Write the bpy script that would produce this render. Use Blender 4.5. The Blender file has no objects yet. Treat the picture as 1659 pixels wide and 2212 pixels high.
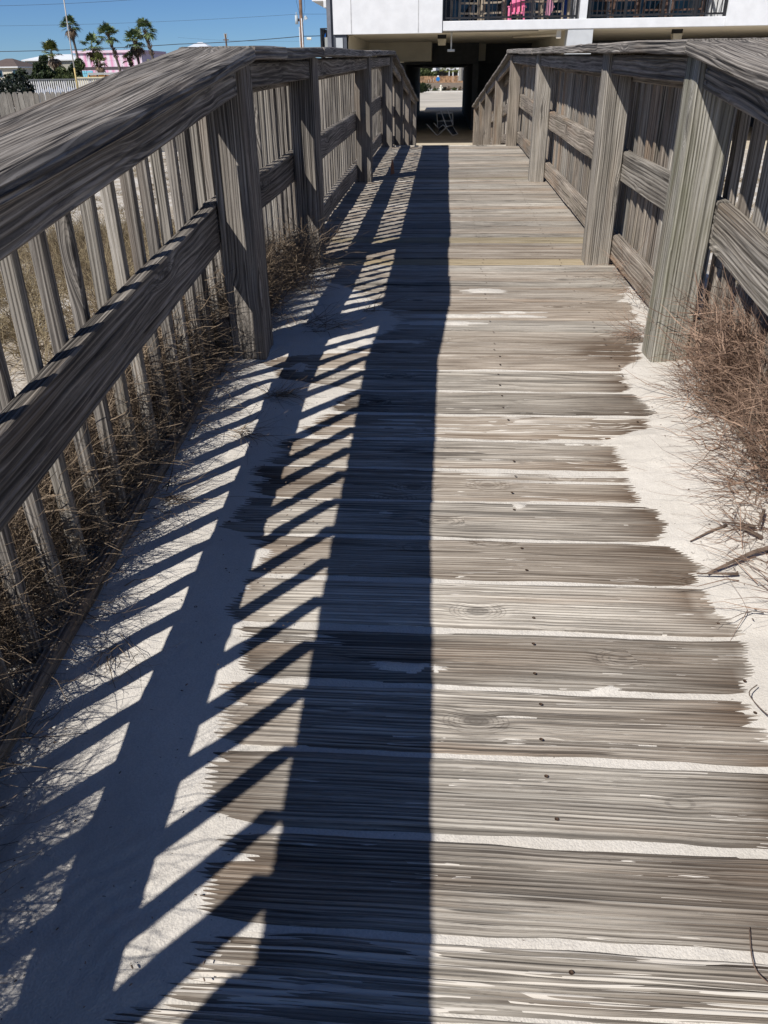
import bpy, math, random
import numpy as np
from mathutils import Vector, Matrix
# ---------------------------------------------------------------- camera, sky, sun, exposure
S = bpy.context.scene
COL = S.collection
CAMP = (-0.06722, -2.97855, 0.98989)
cam = bpy.data.cameras.new('camera'); camo = bpy.data.objects.new('camera', cam); COL.objects.link(camo)
cam.sensor_fit = 'VERTICAL'; cam.sensor_height = 24.0; cam.lens = 24.0*1675.647/2212.0
cam.clip_start = 0.02; cam.clip_end = 6000
_p, _y, _r = math.radians(-29.3548), math.radians(4.3225), math.radians(-0.7559)
fw = Vector((-math.sin(_y)*math.cos(_p), math.cos(_y)*math.cos(_p), math.sin(_p)))
rt = fw.cross(Vector((0, 0, 1))).normalized(); up = rt.cross(fw)
R2 = rt*math.cos(_r)+up*math.sin(_r); U2 = -rt*math.sin(_r)+up*math.cos(_r)
M = Matrix((R2, U2, -fw)).transposed().to_4x4(); M.translation = CAMP
camo.matrix_world = M
S.camera = camo
S.view_settings.view_transform = 'Standard'; S.view_settings.look = 'None'
S.view_settings.gamma = 1.0; S.view_settings.exposure = 0.07
S.view_settings.use_curve_mapping = False
SUN = Vector((0.648, 0.73, -1.0))
W = bpy.data.worlds.new("World"); S.world = W; W.use_nodes = True
wn = W.node_tree; bg = wn.nodes['Background']
sky = wn.nodes.new('ShaderNodeTexSky'); sky.sky_type = 'NISHITA'; sky.sun_disc = False
sky.sun_elevation = math.radians(45.9); sky.sun_rotation = math.atan2(-0.648, -0.73)
sky.altitude = 3000; sky.air_density = 1.0; sky.dust_density = 0.0; sky.ozone_density = 4.0
tint = wn.nodes.new('ShaderNodeMix'); tint.data_type = 'RGBA'; tint.blend_type = 'MULTIPLY'; tint.inputs[0].default_value = 1.0
tint.inputs[7].default_value = (.76, 1.02, 1.34, 1)
wn.links.new(sky.outputs[0], tint.inputs[6]); wn.links.new(tint.outputs[2], bg.inputs[0]); bg.inputs[1].default_value = 0.059
sl = bpy.data.lights.new('sun', 'SUN'); sl.energy = 5.0; sl.angle = math.radians(0.5); sl.color = (1.0, 0.95, 0.88)
so = bpy.data.objects.new('sun', sl); COL.objects.link(so); so.location = (-20, -24, 30)
so.rotation_euler = SUN.to_track_quat('-Z', 'Y').to_euler()

# ---------------------------------------------------------------- helpers
rng = np.random.default_rng(7); random.seed(7)
def vnoise(x, y, seed=0):
    """2-D value noise, numpy arrays, 0..1"""
    x = np.asarray(x, float); y = np.asarray(y, float)
    xi = np.floor(x).astype(np.int64); yi = np.floor(y).astype(np.int64)
    fx = x-xi; fy = y-yi; fx = fx*fx*(3-2*fx); fy = fy*fy*(3-2*fy)
    def h(a, b):
        n = (a*374761393 + b*668265263 + seed*1274126177) & 0xffffffff
        n = ((n ^ (n >> 13))*1103515245) & 0xffffffff
        n = (n ^ (n >> 16)) & 0xffffffff
        n = (n*2654435761) & 0xffffffff
        return ((n >> 8) & 0xffff)/65535.0
    return (h(xi, yi)*(1-fx)*(1-fy)+h(xi+1, yi)*fx*(1-fy)+h(xi, yi+1)*(1-fx)*fy+h(xi+1, yi+1)*fx*fy)
def fbm(x, y, o=3, seed=0):
    s = 0; a = 0.5; t = 0
    for i in range(o):
        s = s+a*vnoise(np.asarray(x)*2**i, np.asarray(y)*2**i, seed+i*17); t += a; a *= .5
    return s/t
def mesh_np(name, V, F, mat=None, attrs=None, smooth=False, mats=None, fmat=None):
    V = np.asarray(V, np.float32); F = np.asarray(F, np.int32)
    me = bpy.data.meshes.new(name)
    k = F.shape[1]
    me.vertices.add(len(V)); me.vertices.foreach_set('co', V.ravel())
    me.loops.add(F.size); me.loops.foreach_set('vertex_index', F.ravel())
    me.polygons.add(len(F)); me.polygons.foreach_set('loop_start', np.arange(len(F), dtype=np.int32)*k)
    if mats:
        for m in mats: me.materials.append(m)
        me.polygons.foreach_set('material_index', np.asarray(fmat, np.int32))
    elif mat: me.materials.append(mat)
    me.update(calc_edges=True)
    if attrs:
        for n, (t, arr) in attrs.items():
            a = me.attributes.new(n, t, 'POINT')
            a.data.foreach_set('value' if t == 'FLOAT' else 'vector', np.asarray(arr, np.float32).ravel())
    if smooth: me.polygons.foreach_set('use_smooth', np.ones(len(F), bool))
    me.validate(); return me
def mk(name, me, parent=None):
    o = bpy.data.objects.new(name, me); COL.objects.link(o)
    if parent: o.parent = parent
    return o
def empty(name, loc=(0, 0, 0), rz=0):
    o = bpy.data.objects.new(name, None); COL.objects.link(o); o.location = loc; o.rotation_euler = (0, 0, rz)
    o.empty_display_size = .1
    return o
def tag(o, label=None, cat=None, group=None, kind=None):
    if label: o['label'] = label
    if cat: o['category'] = cat
    if group: o['group'] = group
    if kind: o['kind'] = kind
    return o
class MB:
    """collects simple shapes with material slots; build() links them as one mesh"""
    def __init__(s): s.v = []; s.f = []
    def quadbox(s, x0, x1, y0, y1, z0, z1):
        b = len(s.v)
        s.v += [(x0,y0,z0),(x1,y0,z0),(x1,y1,z0),(x0,y1,z0),(x0,y0,z1),(x1,y0,z1),(x1,y1,z1),(x0,y1,z1)]
        s.f += [tuple(b+i for i in q) for q in ((0,3,2,1),(4,5,6,7),(0,1,5,4),(1,2,6,5),(2,3,7,6),(3,0,4,7))]
        return s
    def bar(s, a, b, w, h=None, upv=(0, 0, 1)):
        a = Vector(a); b = Vector(b); h = h or w
        d = (b-a).normalized(); u = Vector(upv)
        if abs(d.dot(u)) > .98: u = Vector((0, 1, 0))
        r = d.cross(u).normalized(); u = r.cross(d)
        n = len(s.v)
        for p in (a, b):
            for (i, j) in ((-1,-1),(1,-1),(1,1),(-1,1)): s.v.append(tuple(p+r*i*w/2+u*j*h/2))
        s.f += [tuple(n+i for i in q) for q in ((3,2,1,0),(4,5,6,7),(0,1,5,4),(1,2,6,5),(2,3,7,6),(3,0,4,7))]
        return s
    def tube(s, pts, r, n=6, r2=None, cap=True):
        pts = [Vector(p) for p in pts]; base = len(s.v); m = len(pts); u = None
        for i, p in enumerate(pts):
            d = (pts[min(i+1, m-1)]-pts[max(i-1, 0)]).normalized()
            if u is None:
                u = d.cross(Vector((0, 0, 1)));
                if u.length < .05: u = d.cross(Vector((0, 1, 0)))
                u.normalize()
            u = (u-d*u.dot(d)).normalized(); w = d.cross(u)
            rr = r+(r2-r)*i/(m-1) if r2 is not None else r
            for k in range(n):
                a = 2*math.pi*k/n; s.v.append(tuple(p+u*math.cos(a)*rr+w*math.sin(a)*rr))
        for i in range(m-1):
            for k in range(n):
                k2 = (k+1) % n
                s.f.append((base+i*n+k, base+i*n+k2, base+(i+1)*n+k2, base+(i+1)*n+k))
        if cap:
            s.f.append(tuple(base+k for k in reversed(range(n)))); s.f.append(tuple(base+(m-1)*n+k for k in range(n)))
        return s
    def prism(s, poly, y0, y1, axis='y'):
        """poly of (a,b) extruded along axis"""
        n = len(poly); b = len(s.v)
        for t in (y0, y1):
            for (p, q) in poly:
                s.v.append((p, t, q) if axis == 'y' else ((t, p, q) if axis == 'x' else (p, q, t)))
        s.f.append(tuple(b+i for i in range(n))); s.f.append(tuple(b+n+i for i in reversed(range(n))))
        for i in range(n):
            j = (i+1) % n; s.f.append((b+i, b+n+i, b+n+j, b+j))
        return s
    def build(s, name, mat, parent=None, smooth=False, bevel=0):
        me = bpy.data.meshes.new(name); me.from_pydata(s.v, [], s.f); me.materials.append(mat)
        import bmesh
        bm = bmesh.new(); bm.from_mesh(me); bmesh.ops.recalc_face_normals(bm, faces=bm.faces)
        if bevel: bmesh.ops.bevel(bm, geom=bm.edges[:], offset=bevel, segments=1, affect='EDGES')
        bm.to_mesh(me); bm.free()
        if smooth: me.polygons.foreach_set('use_smooth', [True]*len(me.polygons))
        return mk(name, me, parent)
# ---------------------------------------------------------------- materials
class NT:
    def __init__(s, name):
        s.m = bpy.data.materials.new(name); s.m.use_nodes = True; s.t = s.m.node_tree
        s.b = s.t.nodes['Principled BSDF']; s.b.inputs['Roughness'].default_value = .85
        s.b.inputs['Specular IOR Level'].default_value = .25
    def n(s, t, **k):
        x = s.t.nodes.new(t)
        for a, b in k.items(): setattr(x, a, b)
        return x
    def l(s, a, b): s.t.links.new(a, b)
    def val(s, inp, v):
        if hasattr(v, 'is_linked') or isinstance(v, bpy.types.NodeSocket): s.l(v, inp)
        else: inp.default_value = v
    def attr(s, name, out='Fac'):
        x = s.n('ShaderNodeAttribute'); x.attribute_name = name; return x.outputs[out]
    def mapv(s, v, scale=(1,1,1), loc=(0,0,0)):
        x = s.n('ShaderNodeMapping'); s.l(v, x.inputs[0]); s.val(x.inputs['Scale'], scale); s.val(x.inputs['Location'], loc); return x.outputs[0]
    def noise(s, v, scale=1, detail=3, rough=.55, dist=0):
        x = s.n('ShaderNodeTexNoise'); s.l(v, x.inputs['Vector']); x.inputs['Scale'].default_value = scale
        x.inputs['Detail'].default_value = detail; x.inputs['Roughness'].default_value = rough; x.inputs['Distortion'].default_value = dist
        return x.outputs[0]
    def math(s, op, a, b=0., c=0., clamp=False):
        x = s.n('ShaderNodeMath', operation=op); x.use_clamp = clamp
        s.val(x.inputs[0], a); s.val(x.inputs[1], b)
        if len(x.inputs) > 2: s.val(x.inputs[2], c)
        return x.outputs[0]
    def ss(s, v, a, b, lo=0., hi=1.):
        x = s.n('ShaderNodeMapRange', interpolation_type='SMOOTHSTEP'); s.l(v, x.inputs[0])
        x.inputs[1].default_value = a; x.inputs[2].default_value = b; x.inputs[3].default_value = lo; x.inputs[4].default_value = hi
        return x.outputs[0]
    def mix(s, f, a, b, bt='MIX'):
        x = s.n('ShaderNodeMix', data_type='RGBA', blend_type=bt)
        s.val(x.inputs[0], f)
        for i, v in ((6, a), (7, b)):
            if isinstance(v, tuple): x.inputs[i].default_value = (*v[:3], 1)
            else: s.l(v, x.inputs[i])
        return x.outputs[2]
    def ramp(s, v, stops):
        x = s.n('ShaderNodeValToRGB'); s.l(v, x.inputs[0]); e = x.color_ramp.elements
        while len(e) < len(stops): e.new(.5)
        for q, (p, c) in zip(e, stops): q.position = p; q.color = (*c, 1)
        return x.outputs[0]
    def bump(s, h, st=.5, d=.002, nrm=None):
        x = s.n('ShaderNodeBump'); x.inputs['Strength'].default_value = st; x.inputs['Distance'].default_value = d
        s.l(h, x.inputs['Height'])
        if nrm: s.l(nrm, x.inputs['Normal'])
        s.l(x.outputs[0], s.b.inputs['Normal']); return x.outputs[0]
    def obj(s): return s.n('ShaderNodeTexCoord').outputs['Object']
def plain(name, col, rough=.8, metal=0., var=.12, scale=6., bump=0., spec=.25):
    t = NT(name); v = t.n('ShaderNodeNewGeometry').outputs['Position']
    n = t.noise(v, scale, 4); f = t.ss(n, .3, .7)
    c = t.mix(f, tuple(x*(1-var) for x in col), tuple(min(1, x*(1+var)) for x in col))
    t.l(c, t.b.inputs['Base Color']); t.b.inputs['Roughness'].default_value = rough; t.b.inputs['Metallic'].default_value = metal
    t.b.inputs['Specular IOR Level'].default_value = spec
    if bump: t.bump(t.noise(v, scale*8, 3), .5, bump)
    return t.m
def wood(name, dark=(.035,.031,.028), mid=(.15,.138,.125), light=(.30,.285,.265), warm=(.20,.135,.085), wamt=.35, green=0., bumpd=.0025, ring=1.0, deck=False, warpk=20., nearw=10., kk=1.):
    t = NT(name)
    gc = t.attr('gc', 'Vector')
    rnd = t.n('ShaderNodeObjectInfo').outputs['Random']
    off = t.n('ShaderNodeCombineXYZ'); t.l(t.math('MULTIPLY', rnd, 37.), off.inputs[0]); t.l(t.math('MULTIPLY', rnd, 11.), off.inputs[1]); t.l(t.math('MULTIPLY', rnd, 5.), off.inputs[2])
    ad = t.n('ShaderNodeVectorMath', operation='ADD'); t.l(gc, ad.inputs[0]); t.l(off.outputs[0], ad.inputs[1]); v = ad.outputs[0]
    # knots: voronoi cells stretched along the grain
    vo = t.n('ShaderNodeTexVoronoi', feature='F1'); t.l(t.mapv(v, (4.2, 9., 9.) if deck else (2.6, 9., 9.)), vo.inputs['Vector']); vo.inputs['Scale'].default_value = 1.
    kd = vo.outputs['Distance']
    kn = t.ss(kd, .07*kk, .13*kk, 1., 0.)
    kring = t.math('MULTIPLY', t.ss(kd, .22*kk, .26*kk, 1., 0.), t.ss(t.math('SINE', t.math('MULTIPLY', kd, 170./kk)), .2, .9))
    vc = t.n('ShaderNodeSeparateColor'); t.l(vo.outputs['Color'], vc.inputs[0]); pick = t.math('GREATER_THAN', vc.outputs[0], .62)
    kn = t.math('MULTIPLY', kn, pick); kring = t.math('MULTIPLY', kring, pick)
    near = t.math('MULTIPLY', t.ss(kd, .05, .42, 1., 0.), pick)
    warp = t.noise(t.mapv(v, (1.1, 7, 7)), 1., 2, .5)
    sep = t.n('ShaderNodeSeparateXYZ'); t.l(v, sep.inputs[0])
    across = t.math('ADD', sep.outputs[1], t.math('MULTIPLY', sep.outputs[2], .55))
    bendw = t.math('ADD', t.math('MULTIPLY', warp, warpk), t.math('MULTIPLY', near, nearw))
    ph = t.math('ADD', t.math('MULTIPLY', across, 430.*ring), bendw)
    rings = t.math('POWER', t.math('ADD', t.math('MULTIPLY', t.math('SINE', ph), .5), .5), 1.5)
    # grain that follows the same bending
    gv_ = t.n('ShaderNodeCombineXYZ'); t.l(t.math('MULTIPLY', sep.outputs[0], 1.5), gv_.inputs[0])
    t.l(t.math('ADD', t.math('MULTIPLY', across, 75.), t.math('MULTIPLY', bendw, .17)), gv_.inputs[1]); t.l(t.math('MULTIPLY', sep.outputs[2], 30.), gv_.inputs[2])
    med = t.noise(gv_.outputs[0], 1., 6, .72)
    gf_ = t.n('ShaderNodeCombineXYZ'); t.l(t.math('MULTIPLY', sep.outputs[0], 6.), gf_.inputs[0])
    t.l(t.math('ADD', t.math('MULTIPLY', across, 400.), t.math('MULTIPLY', bendw, .9)), gf_.inputs[1]); t.l(t.math('MULTIPLY', sep.outputs[2], 60.), gf_.inputs[2])
    fib = t.noise(gf_.outputs[0], 1., 3, .65)
    big = t.noise(t.mapv(v, (1.4, 6., 6.)), 1., 3, .6)
    crk = t.ss(t.noise(t.mapv(v, (1.6, 62., 62.)), 1., 2, .5), .68, .71)
    f = t.math('ADD', t.math('MULTIPLY', rings, .13), t.math('ADD', t.math('MULTIPLY', fib, .32), t.math('MULTIPLY', med, .66)))
    f = t.math('ADD', t.math('SUBTRACT', f, .05), t.math('MULTIPLY', t.math('SUBTRACT', big, .5), .45))
    c = t.ramp(f, [(.30, dark), (.49, mid), (.70, light)])
    wv = t.ss(t.noise(t.mapv(v, (.9, 9., 9.)), 1., 2, .5), .52, .72, 0., wamt)
    c = t.mix(wv, c, warm, 'MIX') if wamt else c
    c = t.mix(t.math('MULTIPLY', kn, .7), c, tuple(x*.8 for x in dark))
    c = t.mix(t.math('MULTIPLY', kring, .45), c, dark)
    c = t.mix(t.math('MULTIPLY', crk, .8), c, tuple(x*.4 for x in dark))
    ph2 = t.math('ADD', t.math('MULTIPLY', across, 640.*ring), t.math('MULTIPLY', bendw, 1.6))
    l1 = t.math('MULTIPLY', t.ss(t.math('SINE', ph2), .55, .95), t.ss(t.noise(t.mapv(v, (2.2, 26., 26.)), 1., 2, .5), .42, .58))
    c = t.mix(t.math('MULTIPLY', l1, .62), c, tuple(x*.9 for x in dark))
    l2 = t.ss(t.math('ABSOLUTE', t.math('SUBTRACT', med, .5)), .0, .018, 1., 0.)
    c = t.mix(t.math('MULTIPLY', l2, .50), c, tuple(x*.8 for x in dark))
    l3 = t.ss(t.math('SINE', t.math('ADD', ph2, 2.6)), .72, .97, 0., .35)
    c = t.mix(l3, c, tuple(min(1, x*1.15) for x in light))
    if green:
        gv = t.ss(t.noise(t.mapv(v, (2., 9., 9.)), 1., 3, .6), .45, .7, 0., green)
        c = t.mix(gv, c, (.10, .105, .045))
    gd = t.attr('gd')
    c = t.mix(t.math('MULTIPLY', gd, .75), c, tuple(x*.55 for x in dark))
    if deck:
        sa = t.attr('sa')
        cw = t.noise(gv_.outputs[0], .62, 3, .6)
        w_ = t.math('ADD', .003, t.math('MULTIPLY', sa, .022))
        l4 = t.math('LESS_THAN', t.math('ABSOLUTE', t.math('SUBTRACT', cw, .5)), w_)
        l4 = t.math('MULTIPLY', l4, t.math('GREATER_THAN', t.math('ADD', t.noise(t.mapv(v, (3.5, 20., 20.)), 1., 3, .6), t.math('MULTIPLY', sa, .22)), .57))
        l4 = t.math('MULTIPLY', l4, t.math('GREATER_THAN', sa, .01))
        SANDF = l4
    # per-object brightness variation
    bri = t.math('ADD', t.math('MULTIPLY', rnd, .35), .82)
    if deck:
        pr = t.attr('pr'); bri = t.math('ADD', t.math('MULTIPLY', pr, .42), .81)
        c = t.mix(t.math('MULTIPLY', t.ss(t.math('FRACT', t.math('MULTIPLY', pr, 7.3)), .3, 1.), .32), c, (.26,.175,.11))
        c = t.mix(t.attr('yel'), c, t.mix(t.ss(fib, .3, .7), (.30, .235, .12), (.42, .34, .20)))
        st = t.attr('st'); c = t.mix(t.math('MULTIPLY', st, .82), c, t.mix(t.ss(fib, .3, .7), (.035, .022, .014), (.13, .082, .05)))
    mm = t.n('ShaderNodeMix', data_type='RGBA', blend_type='MULTIPLY'); mm.inputs[0].default_value = 1.; t.l(c, mm.inputs[6])
    cb = t.n('ShaderNodeCombineColor'); [t.l(bri, cb.inputs[i]) for i in range(3)]; t.l(cb.outputs[0], mm.inputs[7])
    c = mm.outputs[2]
    if deck: c = t.mix(t.math('MULTIPLY', SANDF, .92), c, (.64,.60,.54))
    t.l(c, t.b.inputs['Base Color']); t.b.inputs['Roughness'].default_value = .82
    h = t.math('SUBTRACT', t.math('ADD', t.math('MULTIPLY', t.math('SUBTRACT', 1., l1), .5), t.math('ADD', t.math('MULTIPLY', fib, .35), t.math('MULTIPLY', med, .5))), t.math('MULTIPLY', crk, .9))
    t.bump(h, .9, bumpd)
    return t.m
WOOD = wood('weathered_wood', dark=(.045,.041,.038), mid=(.195,.174,.152), light=(.44,.405,.36), warpk=24.)
WOODR = wood('weathered_wood_warm', dark=(.055,.045,.036), mid=(.235,.20,.165), light=(.44,.39,.33), warm=(.32,.20,.115), wamt=.5, green=.12, warpk=14.)
WOODB = wood('weathered_wood_pale', dark=(.07,.062,.055), mid=(.265,.24,.205), light=(.49,.455,.405), wamt=.35, green=.08, warpk=12., nearw=7.)
WOODD = wood('deck_wood', dark=(.085,.075,.066), mid=(.36,.325,.278), light=(.63,.59,.52), warm=(.36,.25,.165), wamt=.45, deck=True, bumpd=.0018, warpk=13., nearw=5., ring=1.2, kk=1.25)
WOODG = wood('weathered_wood_green', dark=(.07,.062,.05), mid=(.28,.265,.22), light=(.48,.46,.41), wamt=.3, green=.5, warpk=12., nearw=7.)
def sandmat(name='sand', a=(.60,.565,.51), b=(.70,.665,.61)):
    t = NT(name); v = t.n('ShaderNodeNewGeometry').outputs['Position']
    n1 = t.noise(v, 3., 4); n2 = t.noise(v, 260., 2); n3 = t.noise(v, 18., 3)
    c = t.mix(t.ss(n1, .3, .7), a, b)
    c = t.mix(t.ss(n2, .35, .65, .0, .35), c, tuple(x*.72 for x in a))
    sp = t.ss(t.noise(t.mapv(v, (90,150,90)), 1., 1), .76, .79); c = t.mix(t.math('MULTIPLY', sp, .7), c, (.12,.09,.07))
    t.l(c, t.b.inputs['Base Color']); t.b.inputs['Roughness'].default_value = .95; t.b.inputs['Specular IOR Level'].default_value = .1
    h = t.math('ADD', t.math('MULTIPLY', n2, .25), t.math('MULTIPLY', n3, .9)); t.bump(h, .7, .009)
    return t.m
SAND = sandmat()
def grassmat(name, a, b):
    t = NT(name); r = t.attr('gr'); c = t.mix(r, a, b); t.l(c, t.b.inputs['Base Color']); t.b.inputs['Roughness'].default_value = .75
    return t.m
GRASS_R = grassmat('dry_grass_red', (.11,.07,.052), (.40,.275,.20))
GRASS_D = grassmat('dry_grass_brown', (.085,.062,.045), (.29,.22,.15))
GRASS_Y = grassmat('dune_grass_mix', (.12,.085,.055), (.33,.27,.16))
# ---------------------------------------------------------------- geometry of the walk
S1, S2 = 0.10675, 0.01872
YP = [0.0, 1.657, 5.105, 8.352]            # posts up to the crest
CREST = 8.5; ZC = S2*CREST+.012
S3 = -0.0760
def dz(y): return S1*y if y < 0 else (S2*y if y < CREST else ZC+S3*(y-CREST))
dzv = np.vectorize(dz)
PX = .137; PW = .168; XI = .7564; XO = XI+PX          # post size, inner and outer faces
HC = 1.036                                  # underside of the cap above the deck
def member(name, p0, p1, w, h, mat, parent=None, seed=0, wob=.004, ls=.12, n1=3, n2=2, side=None, det=None, bev=.006, amp=.003, off=None, gdw=1.):
    """plank/timber from p0 to p1: w along side vector, h along the third axis. det=(ls, ps): fine grain relief."""
    p0 = np.array(p0, float); p1 = np.array(p1, float); L = np.linalg.norm(p1-p0); d = (p1-p0)/L
    sv = np.array(side if side is not None else (1, 0, 0), float); sv -= d*sv.dot(d); sv /= np.linalg.norm(sv); uv = np.cross(sv, d); 
    if det: ls, ps = det; n1 = max(3, int(w/ps)); n2 = max(2, int(h/ps))
    ns = max(1, int(round(L/ls))); ss = np.linspace(0, L, ns+1)
    # perimeter
    per = []
    def edge(a, b, n, axis):
        for i in range(n): t = i/n; per.append((a[0]+(b[0]-a[0])*t, a[1]+(b[1]-a[1])*t, axis))
    a, b = w/2, h/2; e = bev
    edge((-a+e, b), (a-e, b), n1, 0); edge((a-e, b), (a, b-e), 1, 2); edge((a, b-e), (a, -b+e), n2, 1); edge((a, -b+e), (a-e, -b), 1, 2)
    edge((a-e, -b), (-a+e, -b), n1, 0); edge((-a+e, -b), (-a, -b+e), 1, 2); edge((-a, -b+e), (-a, b-e), n2, 1); edge((-a, b-e), (-a+e, b), 1, 2)
    P = np.array([(x, y) for x, y, _ in per]); A = np.array([q for _, _, q in per]); m = len(P)
    nr = np.array([((0, np.sign(y)) if q == 0 else ((np.sign(x), 0) if q == 1 else (np.sign(x)*.7, np.sign(y)*.7))) for (x, y, q) in per])
    SS, PI_ = np.meshgrid(ss, np.arange(m), indexing='ij'); X = P[PI_, 0]; Y = P[PI_, 1]
    # slow wobble of the section
    wx = (fbm(SS*1.3+seed*7.7, np.full_like(SS, seed*3.1), 3, seed)-.5)*2*wob; wy = (fbm(SS*1.3+seed*5.1, np.full_like(SS, seed*9.7), 3, seed+5)-.5)*2*wob
    gd = np.zeros_like(X)
    if det:
        u = np.where(A[PI_] == 1, Y, X); ofs = np.where(A[PI_] == 1, 3.3, 0.)+np.where(nr[PI_, 0]+nr[PI_, 1] < 0, 1.7, 0)
        g = grain(SS, u+ofs, seed); dsp = -(1-g)*amp
        X = X+nr[PI_, 0]*dsp; Y = Y+nr[PI_, 1]*dsp; gd = np.clip((.55-g)*1.9, 0, 1)*gdw
    Z = (p0[None, None]+d[None, None]*SS[..., None]+sv[None, None]*(X+wx)[..., None]+uv[None, None]*(Y+wy)[..., None])
    V = Z.reshape(-1, 3); idx = np.arange((ns+1)*m).reshape(ns+1, m); nx = np.roll(idx, -1, 1)
    F = np.stack([idx[:-1], idx[1:], nx[1:], nx[:-1]], -1).reshape(-1, 4)
    o = off if off is not None else (seed*1.37 % 9, seed*.73 % 5, seed*.31 % 3)
    gc = np.stack([SS+o[0], X+o[1], Y+o[2]], -1).reshape(-1, 3)
    me = bpy.data.meshes.new(name)
    faces = F.tolist()+[idx[0].tolist(), idx[-1][::-1].tolist()]
    me.from_pydata(V.tolist(), [], faces); me.materials.append(mat)
    at = me.attributes.new('gc', 'FLOAT_VECTOR', 'POINT'); at.data.foreach_set('vector', gc.astype(np.float32).ravel())
    at = me.attributes.new('gd', 'FLOAT', 'POINT'); at.data.foreach_set('value', gd.astype(np.float32).ravel())
    return mk(name, me, parent)
def grain(s, u, seed, freq=95.):
    """relief of eroded softwood 0 (groove)..1 (ridge)"""
    w = fbm(s*1.1+seed*3.3, u*7+seed, 2, seed)*3.2 + fbm(s*.35, u*2.2+seed*1.9, 2, seed+3)*5
    r = .5+.5*np.sin(2*np.pi*(u*freq*.75+w))
    fib = vnoise(s*2.2+seed, u*330+w*2, seed+9)
    cr = fbm(s*.9+seed*2.7, u*60, 2, seed+21)
    return np.clip(.30+.45*r**.8+.35*(fib-.3)-np.clip((cr-.62)*4, 0, .5), 0, 1)
# ================================================================ DECK
PITCH = .17884; J0 = -.2436
Rb = [(-4.2,.72),(-2.6,.60),(-1.98,.56),(-1.84,.61),(-1.79,.60),(-1.73,.57),(-1.59,.60),(-1.5,.63),(-1.41,.56),(-1.36,.55),(-1.24,.60),(-1.12,.52),(-1.05,.56),(-.94,.51),(-.76,.51),(-.69,.49),(-.57,.50),(-.51,.61),(-.43,.65),(-.26,.60),(-.06,.63),(.1,.70),(.3,.78),(.9,.80),(1.4,1.0),(9,1.3)]
Lb = [(-4.2,-.75),(-2.6,-.62),(-2.36,-.50),(-2.31,-.40),(-2.26,-.34),(-2.2,-.37),(-2.15,-.38),(-2.09,-.34),(-1.99,-.40),(-1.9,-.43),(-1.72,-.45),(-1.63,-.47),(-1.54,-.50),(-1.45,-.56),(-1.22,-.50),(-1.14,-.60),(-1.0,-.54),(-.8,-.55),(-.66,-.53),(-.42,-.42),(-.29,-.38),(-.24,-.38),(-.16,-.62),(-.02,-.74),(.06,-.60),(.12,-.30),(.3,-.32),(.55,-.25),(.8,-.32),(1.0,-.45),(1.3,-.62),(1.7,-.80),(2.0,-1.1),(9,-1.4)]
def xr(y): return np.interp(y, [a for a, b in Rb], [b for a, b in Rb])
def xl(y): return np.interp(y, [a for a, b in Lb], [b for a, b in Lb])
edges = []
y = J0
while y > -4.3: y -= PITCH
while y < .10: edges.append((y+.0076, y+PITCH-.0076)); y += PITCH
y += .002
k = 0
while y < CREST-.02:
    w_ = .150+.02*((k*7) % 3)/3; e = min(y+w_, CREST); edges.append((y+.003, e-.003)); y = e; k += 1
VV = []; FF = []; GC = []; GD = []; PR = []; YEL = []; ST = []; SA = []; nb = 0
prand = rng.random(200)
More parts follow.
